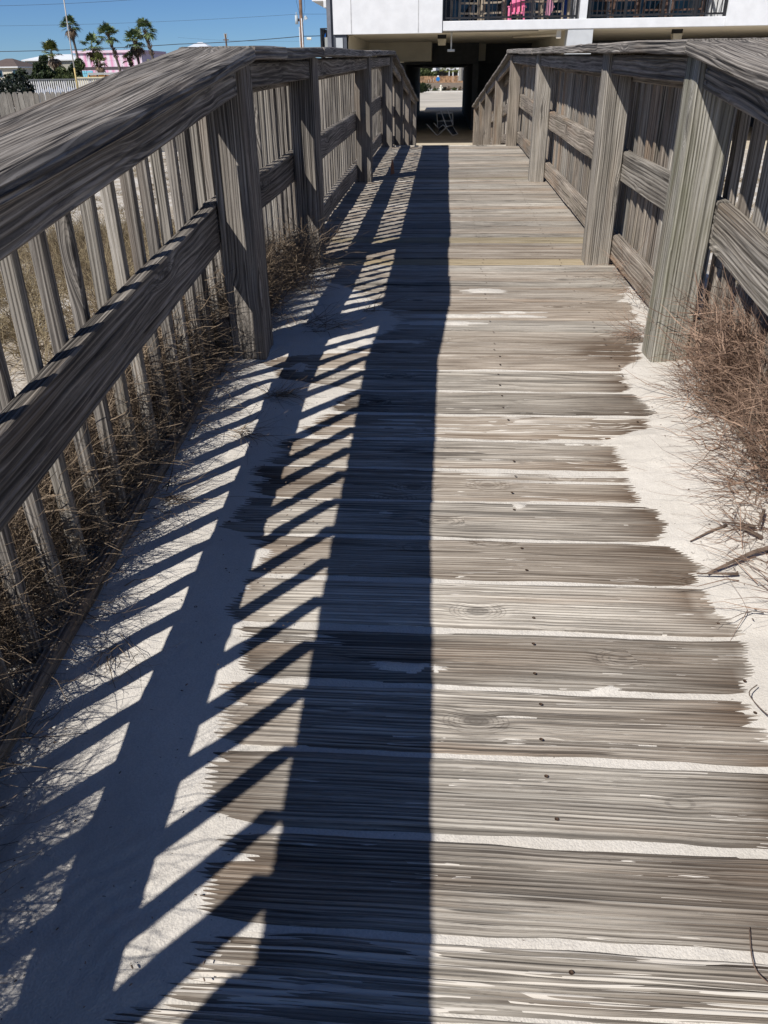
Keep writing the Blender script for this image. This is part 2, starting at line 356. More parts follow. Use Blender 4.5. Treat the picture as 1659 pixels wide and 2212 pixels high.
for i, (ya, yb) in enumerate(edges):
    fine = ya < .3; w = yb-ya
    sy = .0028 if fine else (.006 if ya < 4 else .011); sx = .022 if fine else .05
    x0, x1 = -.985+.01*prand[i], .985-.01*prand[-i-1]
    nx = int((x1-x0)/sx)+1; ny = int(w/sy)+1
    xs = np.linspace(x0, x1, nx); ys = np.linspace(0, w, ny); ys = np.concatenate([[0], ys, [w]])
    X, Yl = np.meshgrid(xs, ys, indexing='xy')
    sd = i*3+11
    amp = .0042+.002*prand[(i*5) % 190]
    yc = (ya+yb)/2
    if -2.62 < yc < -2.16: amp = .0105
    elif -.62 < yc < -.44: amp = .0078
    elif -.34 < yc < -.20: amp = .0062
    g = grain(X+i*2.3, Yl+prand[i]*4, sd, 110+60*prand[(i*3) % 190])
    # a few knots
    for q in range(2):
        kx = (prand[(i*7+q*31) % 200]*1.7-.85); ky = w*(.25+.5*prand[(i*11+q*17) % 200]); r = .012+.010*prand[(i+q) % 200]
        dd = np.sqrt(((X-kx)/1.9)**2+(Yl-ky)**2)/r
        kn = np.exp(-(dd/1.0)**4); ringk = .5+.5*np.cos(dd*11)
        g = g*(1-kn)+kn*(.12+.6*ringk)
    ed = np.minimum(Yl, w-Yl)
    z = -(1-g)*amp-.0045*np.exp(-(ed/.005))-(.0022*np.sin(X*2.1+i)+.0012)*(.3+prand[i])
    # lateral wobble of the plank edge
    wob = (fbm(X*5+i*5.1, np.zeros_like(X)+i, 4, 5)-.5)*.013*np.where(Yl > w/2, 1, -1)*(np.abs(Yl-w/2)/(w/2))**3
    Yg = ya+Yl+wob
    Z = np.where(Yg < 0, S1*Yg, S2*Yg)+z+(prand[(i*13) % 200]-.5)*(.003 if fine else .006)
    Z[0, :] -= .035; Z[-1, :] -= .035
    n = X.size; idx = np.arange(n).reshape(X.shape)+nb
    VV.append(np.stack([X, Yg, Z], -1).reshape(-1, 3))
    FF.append(np.stack([idx[:-1, :-1], idx[:-1, 1:], idx[1:, 1:], idx[1:, :-1]], -1).reshape(-1, 4))
    GC.append(np.stack([X+i*3.7, Yl+i*.41, Z*0+.2*i], -1).reshape(-1, 3))
    gg = np.clip((.5-g)*1.7, 0, 1)*(1.0 if fine else .8)+.7*np.exp(-(ed/.004))
    GD.append(np.clip(gg, 0, 1).ravel()); PR.append(np.full(n, prand[(i*17) % 200]))
    SA.append(np.full(n, (1.0 if amp > .009 else (.75 if amp > .0065 else .02+.14*prand[(i*19) % 200])) if ya < .12 else 0.))
    YEL.append(.55*np.full(n, 1.0 if (abs(yc-2.36) < .07 or abs(yc-1.78) < .075) else (.6 if abs(yc-5.3) < .08 else 0)))
    dr = xr(Yg)-X
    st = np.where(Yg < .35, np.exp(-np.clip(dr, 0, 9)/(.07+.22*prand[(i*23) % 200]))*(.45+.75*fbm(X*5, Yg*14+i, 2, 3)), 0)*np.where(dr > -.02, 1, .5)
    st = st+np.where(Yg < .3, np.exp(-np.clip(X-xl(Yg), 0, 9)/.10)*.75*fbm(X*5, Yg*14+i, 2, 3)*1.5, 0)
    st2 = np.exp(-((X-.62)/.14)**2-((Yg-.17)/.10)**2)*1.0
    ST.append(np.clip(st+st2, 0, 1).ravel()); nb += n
deck = mk('boardwalk_deck', mesh_np('boardwalk_deck', np.concatenate(VV), np.concatenate(FF), WOODD,
     dict(gc=('FLOAT_VECTOR', np.concatenate(GC)), gd=('FLOAT', np.concatenate(GD)), pr=('FLOAT', np.concatenate(PR)), yel=('FLOAT', np.concatenate(YEL)), st=('FLOAT', np.concatenate(ST)), sa=('FLOAT', np.concatenate(SA)))))
tag(deck, 'weathered grey cross planks of the beach boardwalk', None, None, 'structure')
# descending ramp planks beyond the crest
VV = []; FF = []; GC = []; PR = []; nb = 0; y = CREST+.004
i = 0
while y < 21.8:
    y2 = y+.165; zz = [dz(y)-.02, dz(y), dz(y2), dz(y2)-.02]; ys = [y, y+.002, y2-.008, y2-.006]
    for x in (-.98, .98):
        pass
    xs = np.linspace(-.98, .98, 6); X, Yg = np.meshgrid(xs, ys); Z = np.repeat(np.array(zz)[:, None], 6, 1)
    idx = np.arange(24).reshape(4, 6)+nb; nb += 24
    VV.append(np.stack([X, Yg, Z], -1).reshape(-1, 3)); FF.append(np.stack([idx[:-1, :-1], idx[:-1, 1:], idx[1:, 1:], idx[1:, :-1]], -1).reshape(-1, 4))
    GC.append(np.stack([X+i*2.7, Yg-y+i*.3, Z*0], -1).reshape(-1, 3)); PR.append(np.full(24, random.random())); y = y2; i += 1
dk2 = mk('boardwalk_ramp', mesh_np('boardwalk_ramp', np.concatenate(VV), np.concatenate(FF), WOODD, dict(gc=('FLOAT_VECTOR', np.concatenate(GC)), pr=('FLOAT', np.concatenate(PR)))))
tag(dk2, 'plank ramp descending from the boardwalk crest to the building', None, None, 'structure')
# ================================================================ SAND on the deck
gx = np.arange(-1.08, 1.0801, .0075); gy = np.arange(-4.25, 2.3, .0075)
X, Y = np.meshgrid(gx, gy)
nzb = (fbm(X*9, Y*9, 3, 4)-.5)
edgeR = xr(Y)+(fbm(X*2, Y*30, 3, 8)-.5)*.05; edgeL = xl(Y)+(fbm(X*2+9, Y*26, 3, 12)-.5)*.07
base = np.where(Y < .16, -.0056-.004*np.clip((Y-0.0)/.16, 0, 1), -.0045-.05*np.clip((Y-.16)/.05, 0, 1))
base = base+.0016*nzb*2
def pile(d, k, m): return np.where(d > 0, m*(1-np.exp(-d*k/m)), d*k*.6)
hr = pile(X-edgeR, .13, .06); hl = pile(edgeL-X, .085, .030)
near = (Y < .16)
H = np.where(near, base+np.maximum(0, hr)+np.maximum(0, hl), np.maximum(base, np.maximum(np.where(hl > -.03, -.005+hl, -9), np.where((hr > -.03) & (Y < 1.5), -.006+hr, -9))))
H = np.where(near, H+np.clip(hr, -.002, 0)*.5+np.clip(hl, -.002, 0)*.5, H)
# isolated patches
for (px, py, rx, ry, hh, sd) in ((.16,1.10,.10,.045,.006,1),(.12,.64,.34,.035,.007,2),(.30,.70,.2,.02,.006,3),(-.13,-1.62,.12,.022,.0075,4),(-.05,.53,.25,.03,.005,5),(-.28,.25,.16,.03,.006,6),(.34,-1.66,.05,.012,.0055,7),(.40,-.62,.2,.008,.006,18),(-.20,-1.03,.06,.02,.0065,9),(.22,-1.17,.03,.02,.006,10),(.18,-.98,.03,.03,.007,12),(-.62,-.05,.04,.05,.006,14)):
    n_ = fbm(X*26+sd*3, Y*40+sd, 3, sd); H = H+hh*1.25*np.clip(np.exp(-(((X-px)/rx)**2+((Y-py)/ry)**2)**1.0)*1.5-.55+(n_-.5)*1.5, 0, 1)
    if py > .16: H = np.where(((X-px)/rx)**2+((Y-py)/ry)**2 < 2.2, np.maximum(H, -.0075+hh*1.3*np.exp(-(((X-px)/rx)**2+((Y-py)/ry)**2)**1.2)*(.5+1.1*n_)), H)
thick = np.clip((H+.002)/.02, 0, 1)
H = H+thick*((fbm(X*10, Y*10, 3, 31)-.5)*.014+(fbm(X*45, Y*45, 2, 33)-.5)*.005)
# scuffs and ripples, old footprints
for (px, py, a, w1, w2, am) in ((-.52,-2.22,.9,.10,.16,.004),(-.40,-1.72,.7,.05,.10,.004),(-.62,-1.55,.2,.05,.14,.003),(-.50,-1.45,1.4,.06,.12,.003),(-.45,-.35,.3,.10,.08,.003),(.74,-.9,.5,.05,.12,.002)):
    u = (X-px)*math.cos(a)+(Y-py)*math.sin(a); v = -(X-px)*math.sin(a)+(Y-py)*math.cos(a)
    e = np.exp(-(u/w1)**2-(v/w2)**2); H = H+thick*am*e*(np.sin(v*210+3*np.sin(u*30))*.7-1.0)
for q in range(260):
    px, py = rng.uniform(-.9, .9), rng.uniform(-2.6, 0); r = rng.uniform(.008, .02)
    m = (abs(X-px) < r*3) & (abs(Y-py) < r*3)
    H[m] -= (thick[m])*rng.uniform(.0006, .002)*np.exp(-(((X[m]-px)/r)**2+((Y[m]-py)/r)**2))
zz = np.where(Y < 0, S1*Y, S2*Y)+H
idx = np.arange(X.size).reshape(X.shape)
F = np.stack([idx[:-1, :-1], idx[:-1, 1:], idx[1:, 1:], idx[1:, :-1]], -1).reshape(-1, 4)
hid = (H < -.03)
keep = ~(hid[:-1, :-1] & hid[:-1, 1:] & hid[1:, 1:] & hid[1:, :-1]).reshape(-1)
sd_ = mk('sand', mesh_np('sand', np.stack([X, Y, zz], -1).reshape(-1, 3), F[keep], SAND, smooth=True))
tag(sd_, 'white sand blown over the boardwalk planks and into the joints', None, None, 'structure')
# ================================================================ TERRAIN
def gz(x, y):
    """height of the sandy ground outside the walk"""
    x = np.asarray(x, float); y = np.asarray(y, float); ax = np.abs(x)
    edge = np.where(y < 0, S1*y-.035, S2*y-.02-.30*np.clip(y-.4, 0, 3)/3)
    side = np.exp(-(np.clip(ax-1.0, 0, 99)/3.2)**1.3)
    f = np.clip((y-2.5)/7, 0, 1); f = f*f*(3-2*f)
    low = -.62*(1-f)-.92*f
    hill = np.clip((-y-3)/6, 0, 1)*.25
    z = low+(edge-low)*side*(1-f)+hill
    n = (fbm(x*.55+40, y*.55+9, 3, 77)-.5)*.28*np.clip((ax-1.0)/1.5, 0, 1)*np.clip((21-y)/4, 0, 1)
    n2 = (fbm(x*3+4, y*3+9, 3, 78)-.5)*.05*np.clip((ax-.95)/.3, 0, 1)*np.clip((21-y)/4, 0, 1)
    z = z+n+n2
    z = np.where(ax < .97, np.minimum(z, np.where(y < 0, S1*y, np.where(y < CREST, S2*y, ZC+S3*(y-CREST)))-.16), z)
    z = np.where(y > 20.8, -.92, z)
    return z
gx = np.unique(np.concatenate([np.linspace(-900, -60, 12), np.linspace(-60, -12, 25), np.linspace(-12, -4, 50), np.linspace(-4, -1.2, 60), np.linspace(-1.2, -.9, 16), np.linspace(-.9, .9, 9), np.linspace(.9, 1.2, 16), np.linspace(1.2, 4, 50), np.linspace(4, 12, 40), np.linspace(12, 60, 20), np.linspace(60, 900, 10)]))
gy = np.unique(np.concatenate([np.linspace(-300, -8, 12), np.linspace(-8, -3, 26), np.linspace(-3, 3, 110), np.linspace(3, 20.7, 90), [20.81], np.linspace(24, 120, 30), np.linspace(130, 2500, 14)]))
X, Y = np.meshgrid(gx, gy); Z = gz(X, Y)
idx = np.arange(X.size).reshape(X.shape)
F = np.stack([idx[:-1, :-1], idx[:-1, 1:], idx[1:, 1:], idx[1:, :-1]], -1).reshape(-1, 4)
t = NT('ground'); v = t.n('ShaderNodeNewGeometry').outputs['Position']
c = t.mix(t.ss(t.noise(v, 2.2, 4), .42, .6), (.60,.57,.52), (.42,.37,.30)); c = t.mix(t.ss(t.noise(v, 30., 3), .5, .7, 0, .5), c, (.28,.22,.16))
sp = t.n('ShaderNodeSeparateXYZ'); t.l(v, sp.inputs[0])
c = t.mix(t.ss(sp.outputs[1], 24., 60.), c, t.mix(t.ss(t.noise(v, .6, 4), .4, .6), (.20,.18,.12), (.34,.31,.24)))
t.l(c, t.b.inputs['Base Color']); t.b.inputs['Roughness'].default_value = .95; t.bump(t.noise(v, 40., 3), .5, .01)
gr = mk('ground', mesh_np('ground', np.stack([X, Y, Z], -1).reshape(-1, 3), F, t.m, smooth=True))
tag(gr, 'pale dune sand around the boardwalk and flat land beyond', None, None, 'structure')
# ================================================================ RAILINGS
TL = -4.3
def rail1(y): return HC+(.118*y if y > -1.9 else .118*-1.9+.075*(y+1.9))
def cap_z(y):      # underside of the cap
    if y < 0: return rail1(y)
    return dz(y)+HC+.010*(1 if y < CREST else 0)
POSTY = {-1: YP+[8.62-.0], 1: YP}
def railing(sd, label):
    root = empty('railing', (sd*(XI+PX/2), 0, 0)); tag(root, label, 'railing', None)
    inv = Matrix.Translation((-sd*(XI+PX/2), 0, 0))
    def P(o):
        o.parent = root; o.matrix_parent_inverse = inv; return o
    mt = WOOD if sd < 0 else WOODR
    seed = 100 if sd < 0 else 300
    ys = [-3.05] + [0., 1.657, 5.105] + [8.46]
    rampy = [11.35, 14.6, 18.3] if sd < 0 else [11.6, 15.0, 18.1, 21.7]
    ally = ys+rampy
    xc = sd*(XI+PX/2)
    # posts
    for k, yv in enumerate(ally):
        top = cap_z(yv+PW/2 if yv >= 0 else yv)-.001
        if yv == 0.: top = HC-.002
        bot = dz(yv)-.35
        lean = 0
        o = member('post', (xc, yv+PW/2, bot), (xc+lean, yv+PW/2, top), PX, PW, (WOOD if sd < 0 else (WOODR if yv > 7 else (WOODG if yv == 0. else WOODB))), None, seed+k, .003, .1, n1=4, n2=4,
                   det=(.02, .0035) if yv in (0., 1.657) else None, amp=.0022, bev=.007, side=(1, 0, 0), off=(k*.9, k*.37+sd, .1*k), gdw=.7); P(o)
    # caps
    cw = .265; cx = sd*(.705+cw/2); segs = []
    cuts = [(-1.9, rail1(-1.9)), (.012, HC)]
    mcap = WOOD
    a, b = cuts
    P(member('cap_rail', (cx, a[0], a[1]+.022), (cx, b[0], b[1]+.022), cw, .044, mcap, None, seed+20, .004, det=(.012, .0024) if sd < 0 else (.014, .003), amp=.0042, bev=.010))
    P(member('cap_rail', (cx, TL, rail1(TL)+.022), (cx, -1.904, rail1(-1.904)+.022), cw, .044, mcap, None, seed+21, .004, det=(.03, .004), amp=.004, bev=.010))
    if sd < 0: lst = [(.016, .003, .62, .006), (.624, .004, 1.72, .012), (1.724, .010, 5.19, .012), (5.194, .014, CREST+.10, .012)]
    else: lst = [(.016, .003, 1.72, .010), (1.724, .012, 5.19, .010), (5.194, .010, CREST+.10, .010)]
    for k, (ya, da, yb, db) in enumerate(lst):
        P(member('cap_rail', (cx, ya, dz(ya)+HC+da+.022), (cx, yb, dz(min(yb, CREST))+HC+db+.022), cw, .044, mcap, None, seed+30+k, (.016 if sd > 0 else .012) if k else .004, det=(.03, .004) if k < 2 else None, ls=.09, n1=6, amp=.004, bev=.006))
    py = CREST+.104
    for k, yv in enumerate(rampy):
        ye = yv+.12 if k < len(rampy)-1 else yv+.35
        P(member('cap_rail', (cx, py, dz(py)+HC+.02), (cx, ye, dz(ye)+HC+.02), cw*.95, .040, mcap, None, seed+50+k, .018, ls=.15, n1=4)); py = ye+.004
    # inner top rails between posts (2x6 on edge), outer rails, mid and bottom rails
    spans = [(TL, -1.904), (-1.9, -.004)]+[(ally[i]+PW+.004, ally[i+1]-.004) for i in range(1, len(ally)-1)]
    for k, (ya, yb) in enumerate(spans):
        h = .088 if ya > 0 else .10
        def zz(yv, o): return (rail1(yv) if ya < 0 else dz(yv)+HC)+o
        dt = dict(det=(.016, .003), amp=.003) if k == 1 else (dict(det=(.03, .004), amp=.0025) if k == 2 else {})
        if k == 1 and sd > 0: dt = dict(det=(.02, .0035), amp=.003)
        P(member('top_rail', (sd*(.777+.021), ya, zz(ya, -h/2-(.0 if k else .0))), (sd*(.777+.021), yb, zz(yb, -h/2)), .042, h-.002 if k else h-.002, mt if sd < 0 else WOODR, None, seed+60+k, .003, ls=.1, n2=4, **dt))
    ospan = [(TL, 1.70), (1.706, 5.15), (5.156, CREST+.02)]
    py = CREST+.02
    for yv in rampy: ospan.append((py+.006, yv+.09)); py = yv+.09
    for k, (ya, yb) in enumerate(ospan):
        pieces = [(ya, -.004), (0.0, yb)] if ya < 0 else [(ya, yb)]
        for (a_, b_) in pieces:
            kk = 0 if a_ < 0 else 1
            hz = .125 if a_ >= 0 else .075
            P(member('outer_rail', (sd*(XO+.026), a_, cap_z(a_)-hz/2-.004), (sd*(XO+.026), b_, (cap_z(b_) if b_ > 0 or a_ >= 0 else rail1(b_))-hz/2-.004), .050, hz, mt, None, seed+80+k+kk, .003))
            zm = .505 if a_ < 0 else .518; hm = .165 if a_ < 0 else .148
            
            dt = dict(det=(.014, .003), amp=.0034) if a_ < 0 else (dict(det=(.03, .004), amp=.0025) if b_ < 1.8 else {})
            P(member('mid_rail', (sd*(XO+.026), a_, dz(a_)+zm), (sd*(XO+.026), b_, dz(b_)+zm), .050, hm, mt if sd < 0 or a_ > 0 else WOODB, None, seed+95+k+kk, .005, ls=.08, n2=3, **dt))
            zb = -.045 if a_ < 0 else .095; hb = .15 if a_ < 0 else .13
            if a_ < 0 and sd < 0: zb, hb = -.027, .15
            P(member('bottom_rail', (sd*(XO+.026+(.006 if a_ < 0 and sd < 0 else 0)), a_, dz(a_)+zb), (sd*(XO+.026+(.006 if a_ < 0 and sd < 0 else 0)), b_, dz(b_)+zb), .050 if a_ >= 0 else .040, hb, WOODR if sd < 0 and a_ < 0 else mt, None, seed+110+k+kk, .004, ls=.09, n2=3, det=(.02, .0035) if a_ < 0 else None, amp=.003))
    NAIL = plain('galvanised_nail', (.25,.25,.26), .4, .8)
    for yv in ally[1:4]:
        for (yy, hh) in ((yv-.03, .03), (yv-.035, .065), (yv+PW+.03, .035), (yv+PW+.03, .07)):
            xx = sd*(.777-.0005); zc_ = cap_z(yy)-hh-.01
            P(MB().tube([(xx+sd*.003, yy, zc_), (xx-sd*.002, yy, zc_)], .0055, 8).build('nail_head', NAIL))
    # balusters: individual copies of six slats
    if sd < 0: wx, wy, pitch = .035, .027, .1475
    else: wx, wy, pitch = .036, .048, .166
    protos = []
    for q in range(6):
        o = member('baluster', (0, 0, -.62), (0, 0, .50), wx, wy, ((WOOD if q % 3 else WOODB) if sd < 0 else (WOODR if q % 3 else WOODB)), None, seed+140+q, .006, .07, n1=2, n2=2, bev=.003, off=(q*1.9, q*.7, q*.2)); protos.append(o)
    cnt = 0; yv = -3.9+(.03 if sd < 0 else .0); first = set(); late = []
    phase = (-.211 if sd < 0 else -.084-.02)
    n0 = int((phase+3.9)/pitch)
    yv = phase-n0*pitch+wy/2
    end = (19.2 if sd < 0 else 21.9)
    while yv < end:
        q = int((yv*97+sd*13) % 6)
        x = sd*(XO+.054+wx/2+.002+(.036 if yv < 0 and sd < 0 else 0)*0); z = dz(yv)+HC-.50-.02
        wide = any(0 < (p_-yv) < .11 or -.06 < (yv-p_-PW) < .06 for p_ in ally) and sd < 0
        if cnt < 98:
            if q in first:
                o = protos[q].copy(); COL.objects.link(o)
            else: o = protos[q]; first.add(q)
            o.parent = root; o.matrix_parent_inverse = inv
            o.location = (x, yv, z); o.rotation_euler = (random.uniform(-.008, .008), random.uniform(-.006, .006), 0)
            if wide: o.scale = (1, 2.4, 1)
            cnt += 1
        else: late.append((x, yv, z))
        yv += pitch+random.uniform(-.006, .006)
    if late:
        mb = MB()
        for (x, yy, z) in late: mb.quadbox(x-wx/2, x+wx/2, yy-wy/2, yy+wy/2, z-.55, z+.5)
        o = mb.build('balusters', WOODR); tag(o, kind='stuff'); P(o)
    return root
railing(-1, 'weathered grey timber railing on the left side of the boardwalk, casting striped shadow')
railing(1, 'sunlit weathered timber railing on the right side of the boardwalk, with green tinged post')

# screw heads
m = MB()
for i, (ya, yb) in enumerate(edges):
    if yb > 6: break
    for X_ in (-.66, .17, .62):
        for f_ in (.22, .78):
            if random.random() < .2: continue
            x_ = X_+random.uniform(-.012, .012); y_ = ya+(yb-ya)*f_; r_ = .0042; z_ = dz(y_)+.0012; b0 = len(m.v)
            for q in range(8): m.v.append((x_+r_*math.cos(q*.785), y_+r_*math.sin(q*.785), z_))
            m.v.append((x_, y_, z_-.0015)); m.f += [(b0+q, b0+(q+1) % 8, b0+8) for q in range(8)]
m.build('screw_heads', plain('rusty_screw', (.10,.065,.045), .6, .5), deck)
# ================================================================ BUILDING (beach house on a carport)
def kp(kx, kz, K): return (CAMP[0]+K*kx, CAMP[1]+K, CAMP[2]+K*kz)
KF = 24.98; YF = CAMP[1]+KF; ZF = -.90
def bx(k, K=KF): return CAMP[0]+K*k
def bz(k, K=KF): return CAMP[2]+K*k
STUCCO = plain('white_stucco', (.74,.75,.76), .9, var=.05, scale=3., bump=.004)
GREYW = plain('grey_stucco', (.36,.375,.37), .9, var=.05, scale=2., bump=.003)
DGREY = plain('slate_grey_paint', (.085,.095,.115), .7, var=.08)
SOFF = plain('soffit_paint', (.68,.63,.53), .85, var=.06, scale=1.5, bump=.003)
TANW = plain('tan_stucco', (.60,.56,.46), .9, var=.06, scale=2., bump=.004)
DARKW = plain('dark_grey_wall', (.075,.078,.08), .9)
RAILM = plain('charcoal_railing_metal', (.035,.035,.038), .45, .3)
GLASSB = plain('blue_glass', (.015,.05,.085), .12, 0, spec=.6)
BLACK = plain('black_paint', (.012,.012,.013), .6)
CONC = plain('concrete_floor', (.52,.46,.36), .9, var=.10, scale=1.5, bump=.002)
bld = empty('beach_house', (0, YF, ZF)); tag(bld, 'white stucco beach house raised over an open carport with a passage', 'house')
BI = Matrix.Translation((0, -YF, -ZF))
def B(o, par=None):
    o.parent = par or bld
    if par is None: o.matrix_parent_inverse = BI
    return o
ZS = bz(.0415)                       # soffit height
# wing wall panel (left, solid) and its control joints
w1 = B(MB().quadbox(bx(-.1245), bx(-.0050), YF, YF+.25, bz(.0402), 5.6).build('wing_wall', STUCCO))
B(MB().quadbox(bx(-.1046)-.012, bx(-.1046)+.012, YF-.006, YF+.01, bz(.0402)+.02, 5.6).build('control_joint', plain('joint_grey', (.5,.5,.5), .9)))
B(MB().quadbox(bx(-.0310)-.010, bx(-.0310)+.010, YF-.006, YF+.01, bz(.0402)+.02, 5.6).build('control_joint', bpy.data.materials['joint_grey']))
B(MB().quadbox(bx(-.102), bx(-.030), YF-.004, YF+.02, bz(.0724), bz(.0724)+.10).build('window_sill', DGREY))
B(MB().quadbox(bx(-.0050), bx(-.0044), YF-.003, YF+.3, bz(.0410), 5.6).build('corner_trim', DGREY))
# balcony slab, right solid wall
B(MB().quadbox(bx(-.0044), bx(.2965), YF+.005, YF+2.3, bz(.0418), bz(.0510)).build('balcony_slab', STUCCO, bevel=.012))
B(MB().quadbox(bx(.2965), bx(.62), YF-.02, YF+2.3, bz(.0422), 5.6).build('side_wall', STUCCO))
B(MB().quadbox(bx(.1421), bx(.1500), YF+.03, YF+2.2, bz(.0511), 5.6).build('balcony_pier', STUCCO))
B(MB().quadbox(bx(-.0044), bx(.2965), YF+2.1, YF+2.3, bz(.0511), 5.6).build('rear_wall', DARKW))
for a, b in ((.004,.058), (.066,.136), (.158,.215), (.222,.29)):
    g_ = B(MB().quadbox(bx(a), bx(b), YF+2.05, YF+2.09, bz(.0511)+.05, 5.0).build('glass_door', GLASSB))
    B(MB().quadbox(bx((a+b)/2)-.03, bx((a+b)/2)+.03, YF+2.02, YF+2.045, bz(.0511)+.05, 5.0).build('door_frame', STUCCO), g_)
B(MB().quadbox(bx(-.0044), bx(.2965), YF+.1, YF+2.3, 4.75, 4.95).build('upper_slab', STUCCO))
# balcony railings
for (a, b, posts) in ((-.0052, .1405, (-.0045,.0449,.0916,.1395)), (.1520, .2955, (.1530,.1905,.2300,.2640,.2950))):
    m = MB()
    for p in posts: m.quadbox(bx(p)-.035, bx(p)+.035, YF+.06, YF+.13, bz(.0511), bz(.0511)+1.08)
    m.quadbox(bx(a), bx(b), YF+.075, YF+.115, bz(.0511)+.045, bz(.0511)+.09)
    m.quadbox(bx(a), bx(b), YF+.07, YF+.12, bz(.0511)+1.04, bz(.0511)+1.08)
    x = bx(a)+.1
    while x < bx(b)-.05:
        m.quadbox(x-.011, x+.011, YF+.083, YF+.107, bz(.0511)+.09, bz(.0511)+1.04); x += .125
    B(m.build('balcony_railing', RAILM))
# soffit, beams and carport walls
B(MB().quadbox(bx(-.1243), 12.5, YF+.02, YF+31., ZS+.001, ZS+.12).build('soffit', SOFF))
B(MB().quadbox(bx(-.1103)-.15, bx(-.1103), YF+.1, YF+7.6, ZF, ZS).build('carport_wall', TANW))
B(MB().quadbox(bx(-.1103), -.59, YF+7.55, YF+10.4, 1.43, ZS).build('ceiling_beam', TANW))
B(MB().quadbox(-.59, 1.47, YF+10.3, YF+10.6, 1.46, ZS).build('ceiling_beam', TANW))
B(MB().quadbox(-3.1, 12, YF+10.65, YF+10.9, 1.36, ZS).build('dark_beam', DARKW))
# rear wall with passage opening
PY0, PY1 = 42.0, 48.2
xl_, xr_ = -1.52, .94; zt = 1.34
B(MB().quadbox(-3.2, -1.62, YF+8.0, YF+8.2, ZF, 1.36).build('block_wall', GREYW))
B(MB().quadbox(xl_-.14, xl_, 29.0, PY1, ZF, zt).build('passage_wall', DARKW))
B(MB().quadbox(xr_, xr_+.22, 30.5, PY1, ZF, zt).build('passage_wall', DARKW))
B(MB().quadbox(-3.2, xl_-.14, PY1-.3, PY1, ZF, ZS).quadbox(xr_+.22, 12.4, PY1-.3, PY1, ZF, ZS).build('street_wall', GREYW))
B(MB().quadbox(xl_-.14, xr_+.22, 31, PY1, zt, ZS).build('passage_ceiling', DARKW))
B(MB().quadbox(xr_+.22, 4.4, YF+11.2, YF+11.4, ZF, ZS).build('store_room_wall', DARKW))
B(MB().quadbox(bx(.1316), bx(.1585), YF+.03, YF+.6, ZF, bz(.0418)).build('carport_pier', plain('pale_pier', (.55,.57,.58), .9, var=.04)))
B(MB().quadbox(bx(.1316)+.05, bx(.1585)-.05, YF+.6, YF+11.3, ZF, ZS).build('carport_wall', TANW))
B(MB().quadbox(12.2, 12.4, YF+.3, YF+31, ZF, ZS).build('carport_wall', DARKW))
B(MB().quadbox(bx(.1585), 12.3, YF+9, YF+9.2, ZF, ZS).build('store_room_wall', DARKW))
# left end: pier, downspout, outer stair wall, screen, roof corner
B(MB().quadbox(bx(-.1243), bx(-.1103), YF+.05, YF+.4, ZF, bz(.0400)).build('corner_column', DGREY))
B(MB().quadbox(bx(-.1222), bx(-.1148), YF+.03, YF+.09, ZF, bz(.0371)).build('pier_panel', plain('pale_grey_panel', (.50,.53,.55), .9, var=.03)))
B(MB().quadbox(bx(-.1314), bx(-.1271), YF-.02, YF+.10, ZF, 5.6).build('downspout', plain('grey_downspout', (.17,.18,.205), .55)))
B(MB().quadbox(bx(-.1271), bx(-.1246), YF+.04, YF+.3, ZF, 5.6).build('corner_trim', DGREY))
B(MB().quadbox(bx(-.1400), bx(-.1300), YF+1.0, YF+1.2, ZF, bz(.0394)).build('stair_wall', GREYW))
scr = MB().quadbox(bx(-.1455)-.03, bx(-.1455)+.03, YF+1.3, YF+4.5, ZF, bz(.049))
for i in range(9): scr.quadbox(bx(-.145)+i*.05, bx(-.145)+i*.05+.012, YF+1.30, YF+1.33, bz(.036), bz(.0488))
scr.quadbox(bx(-.1455), bx(-.1310), YF+1.29, YF+1.34, bz(.0480), bz(.0490))
scr.prism([(bx(-.1440), bz(.0478)), (bx(-.1440), ZF), (bx(-.1395), ZF), (bx(-.1395), bz(.0455)), (bx(-.1320), bz(.0440)), (bx(-.1320), bz(.0452))], YF+1.36, YF+1.4)
B(scr.build('stair_screen', RAILM))
B(MB().quadbox(bx(-.1480), bx(-.1300), YF+.2, YF+3, bz(.0722), bz(.0722)+.3).build('eave_slab', STUCCO))
B(MB().quadbox(bx(-.1352), bx(-.1312), YF+.15, YF+.5, bz(.0660), bz(.0722)).build('eave_bracket', STUCCO))
# things hanging under and standing on it
tw = MB()
for (a, b, z0, z1) in ((-.1418,-.1400,.0400,.0440), (-.1375,-.1325,.0400,.0470)):
    tw.prism([(bx(a), bz(z0)), (bx(b), bz(z0)), (bx(b), bz(z1)), (bx((a+b)/2), bz(z1)-.04), (bx(a), bz(z1)-.12)], YF+1.22, YF+1.27)
tag(tw.build('towel', plain('blue_cloth', (.01,.12,.45), .9)), 'bright blue towels hung over the stair rail beside the grey downspout', 'towel')
def lamp(x, y, label):
    r = empty('ceiling_light', (x, y, ZS)); tag(r, label, 'ceiling light', 'box lights under the balcony')
    MB().quadbox(-.13, .13, -.1, .1, -.10, 0).build('mounting_box', BLACK, r)
    MB().prism([(-.13, -.105), (.13, -.105), (.11, -.27), (-.11, -.27)], -.12, .12).build('diffuser', plain('cream_plastic', (.42,.38,.29), .5), r)
lamp(bx(-.0048, 27.), CAMP[1]+27., 'cream box light on the soffit beside the hanging pipe')
lamp(bx(.2475, 26.), CAMP[1]+26., 'cream box light on the soffit of the right hand carport bay')
pi_ = MB().tube([(bx(.0056), YF+.55, ZS), (bx(.0056), YF+.55, bz(.0250))], .022, 8).quadbox(bx(.0056)-.03, bx(.0056)+.03, YF+.5, YF+.6, ZS-.05, ZS)
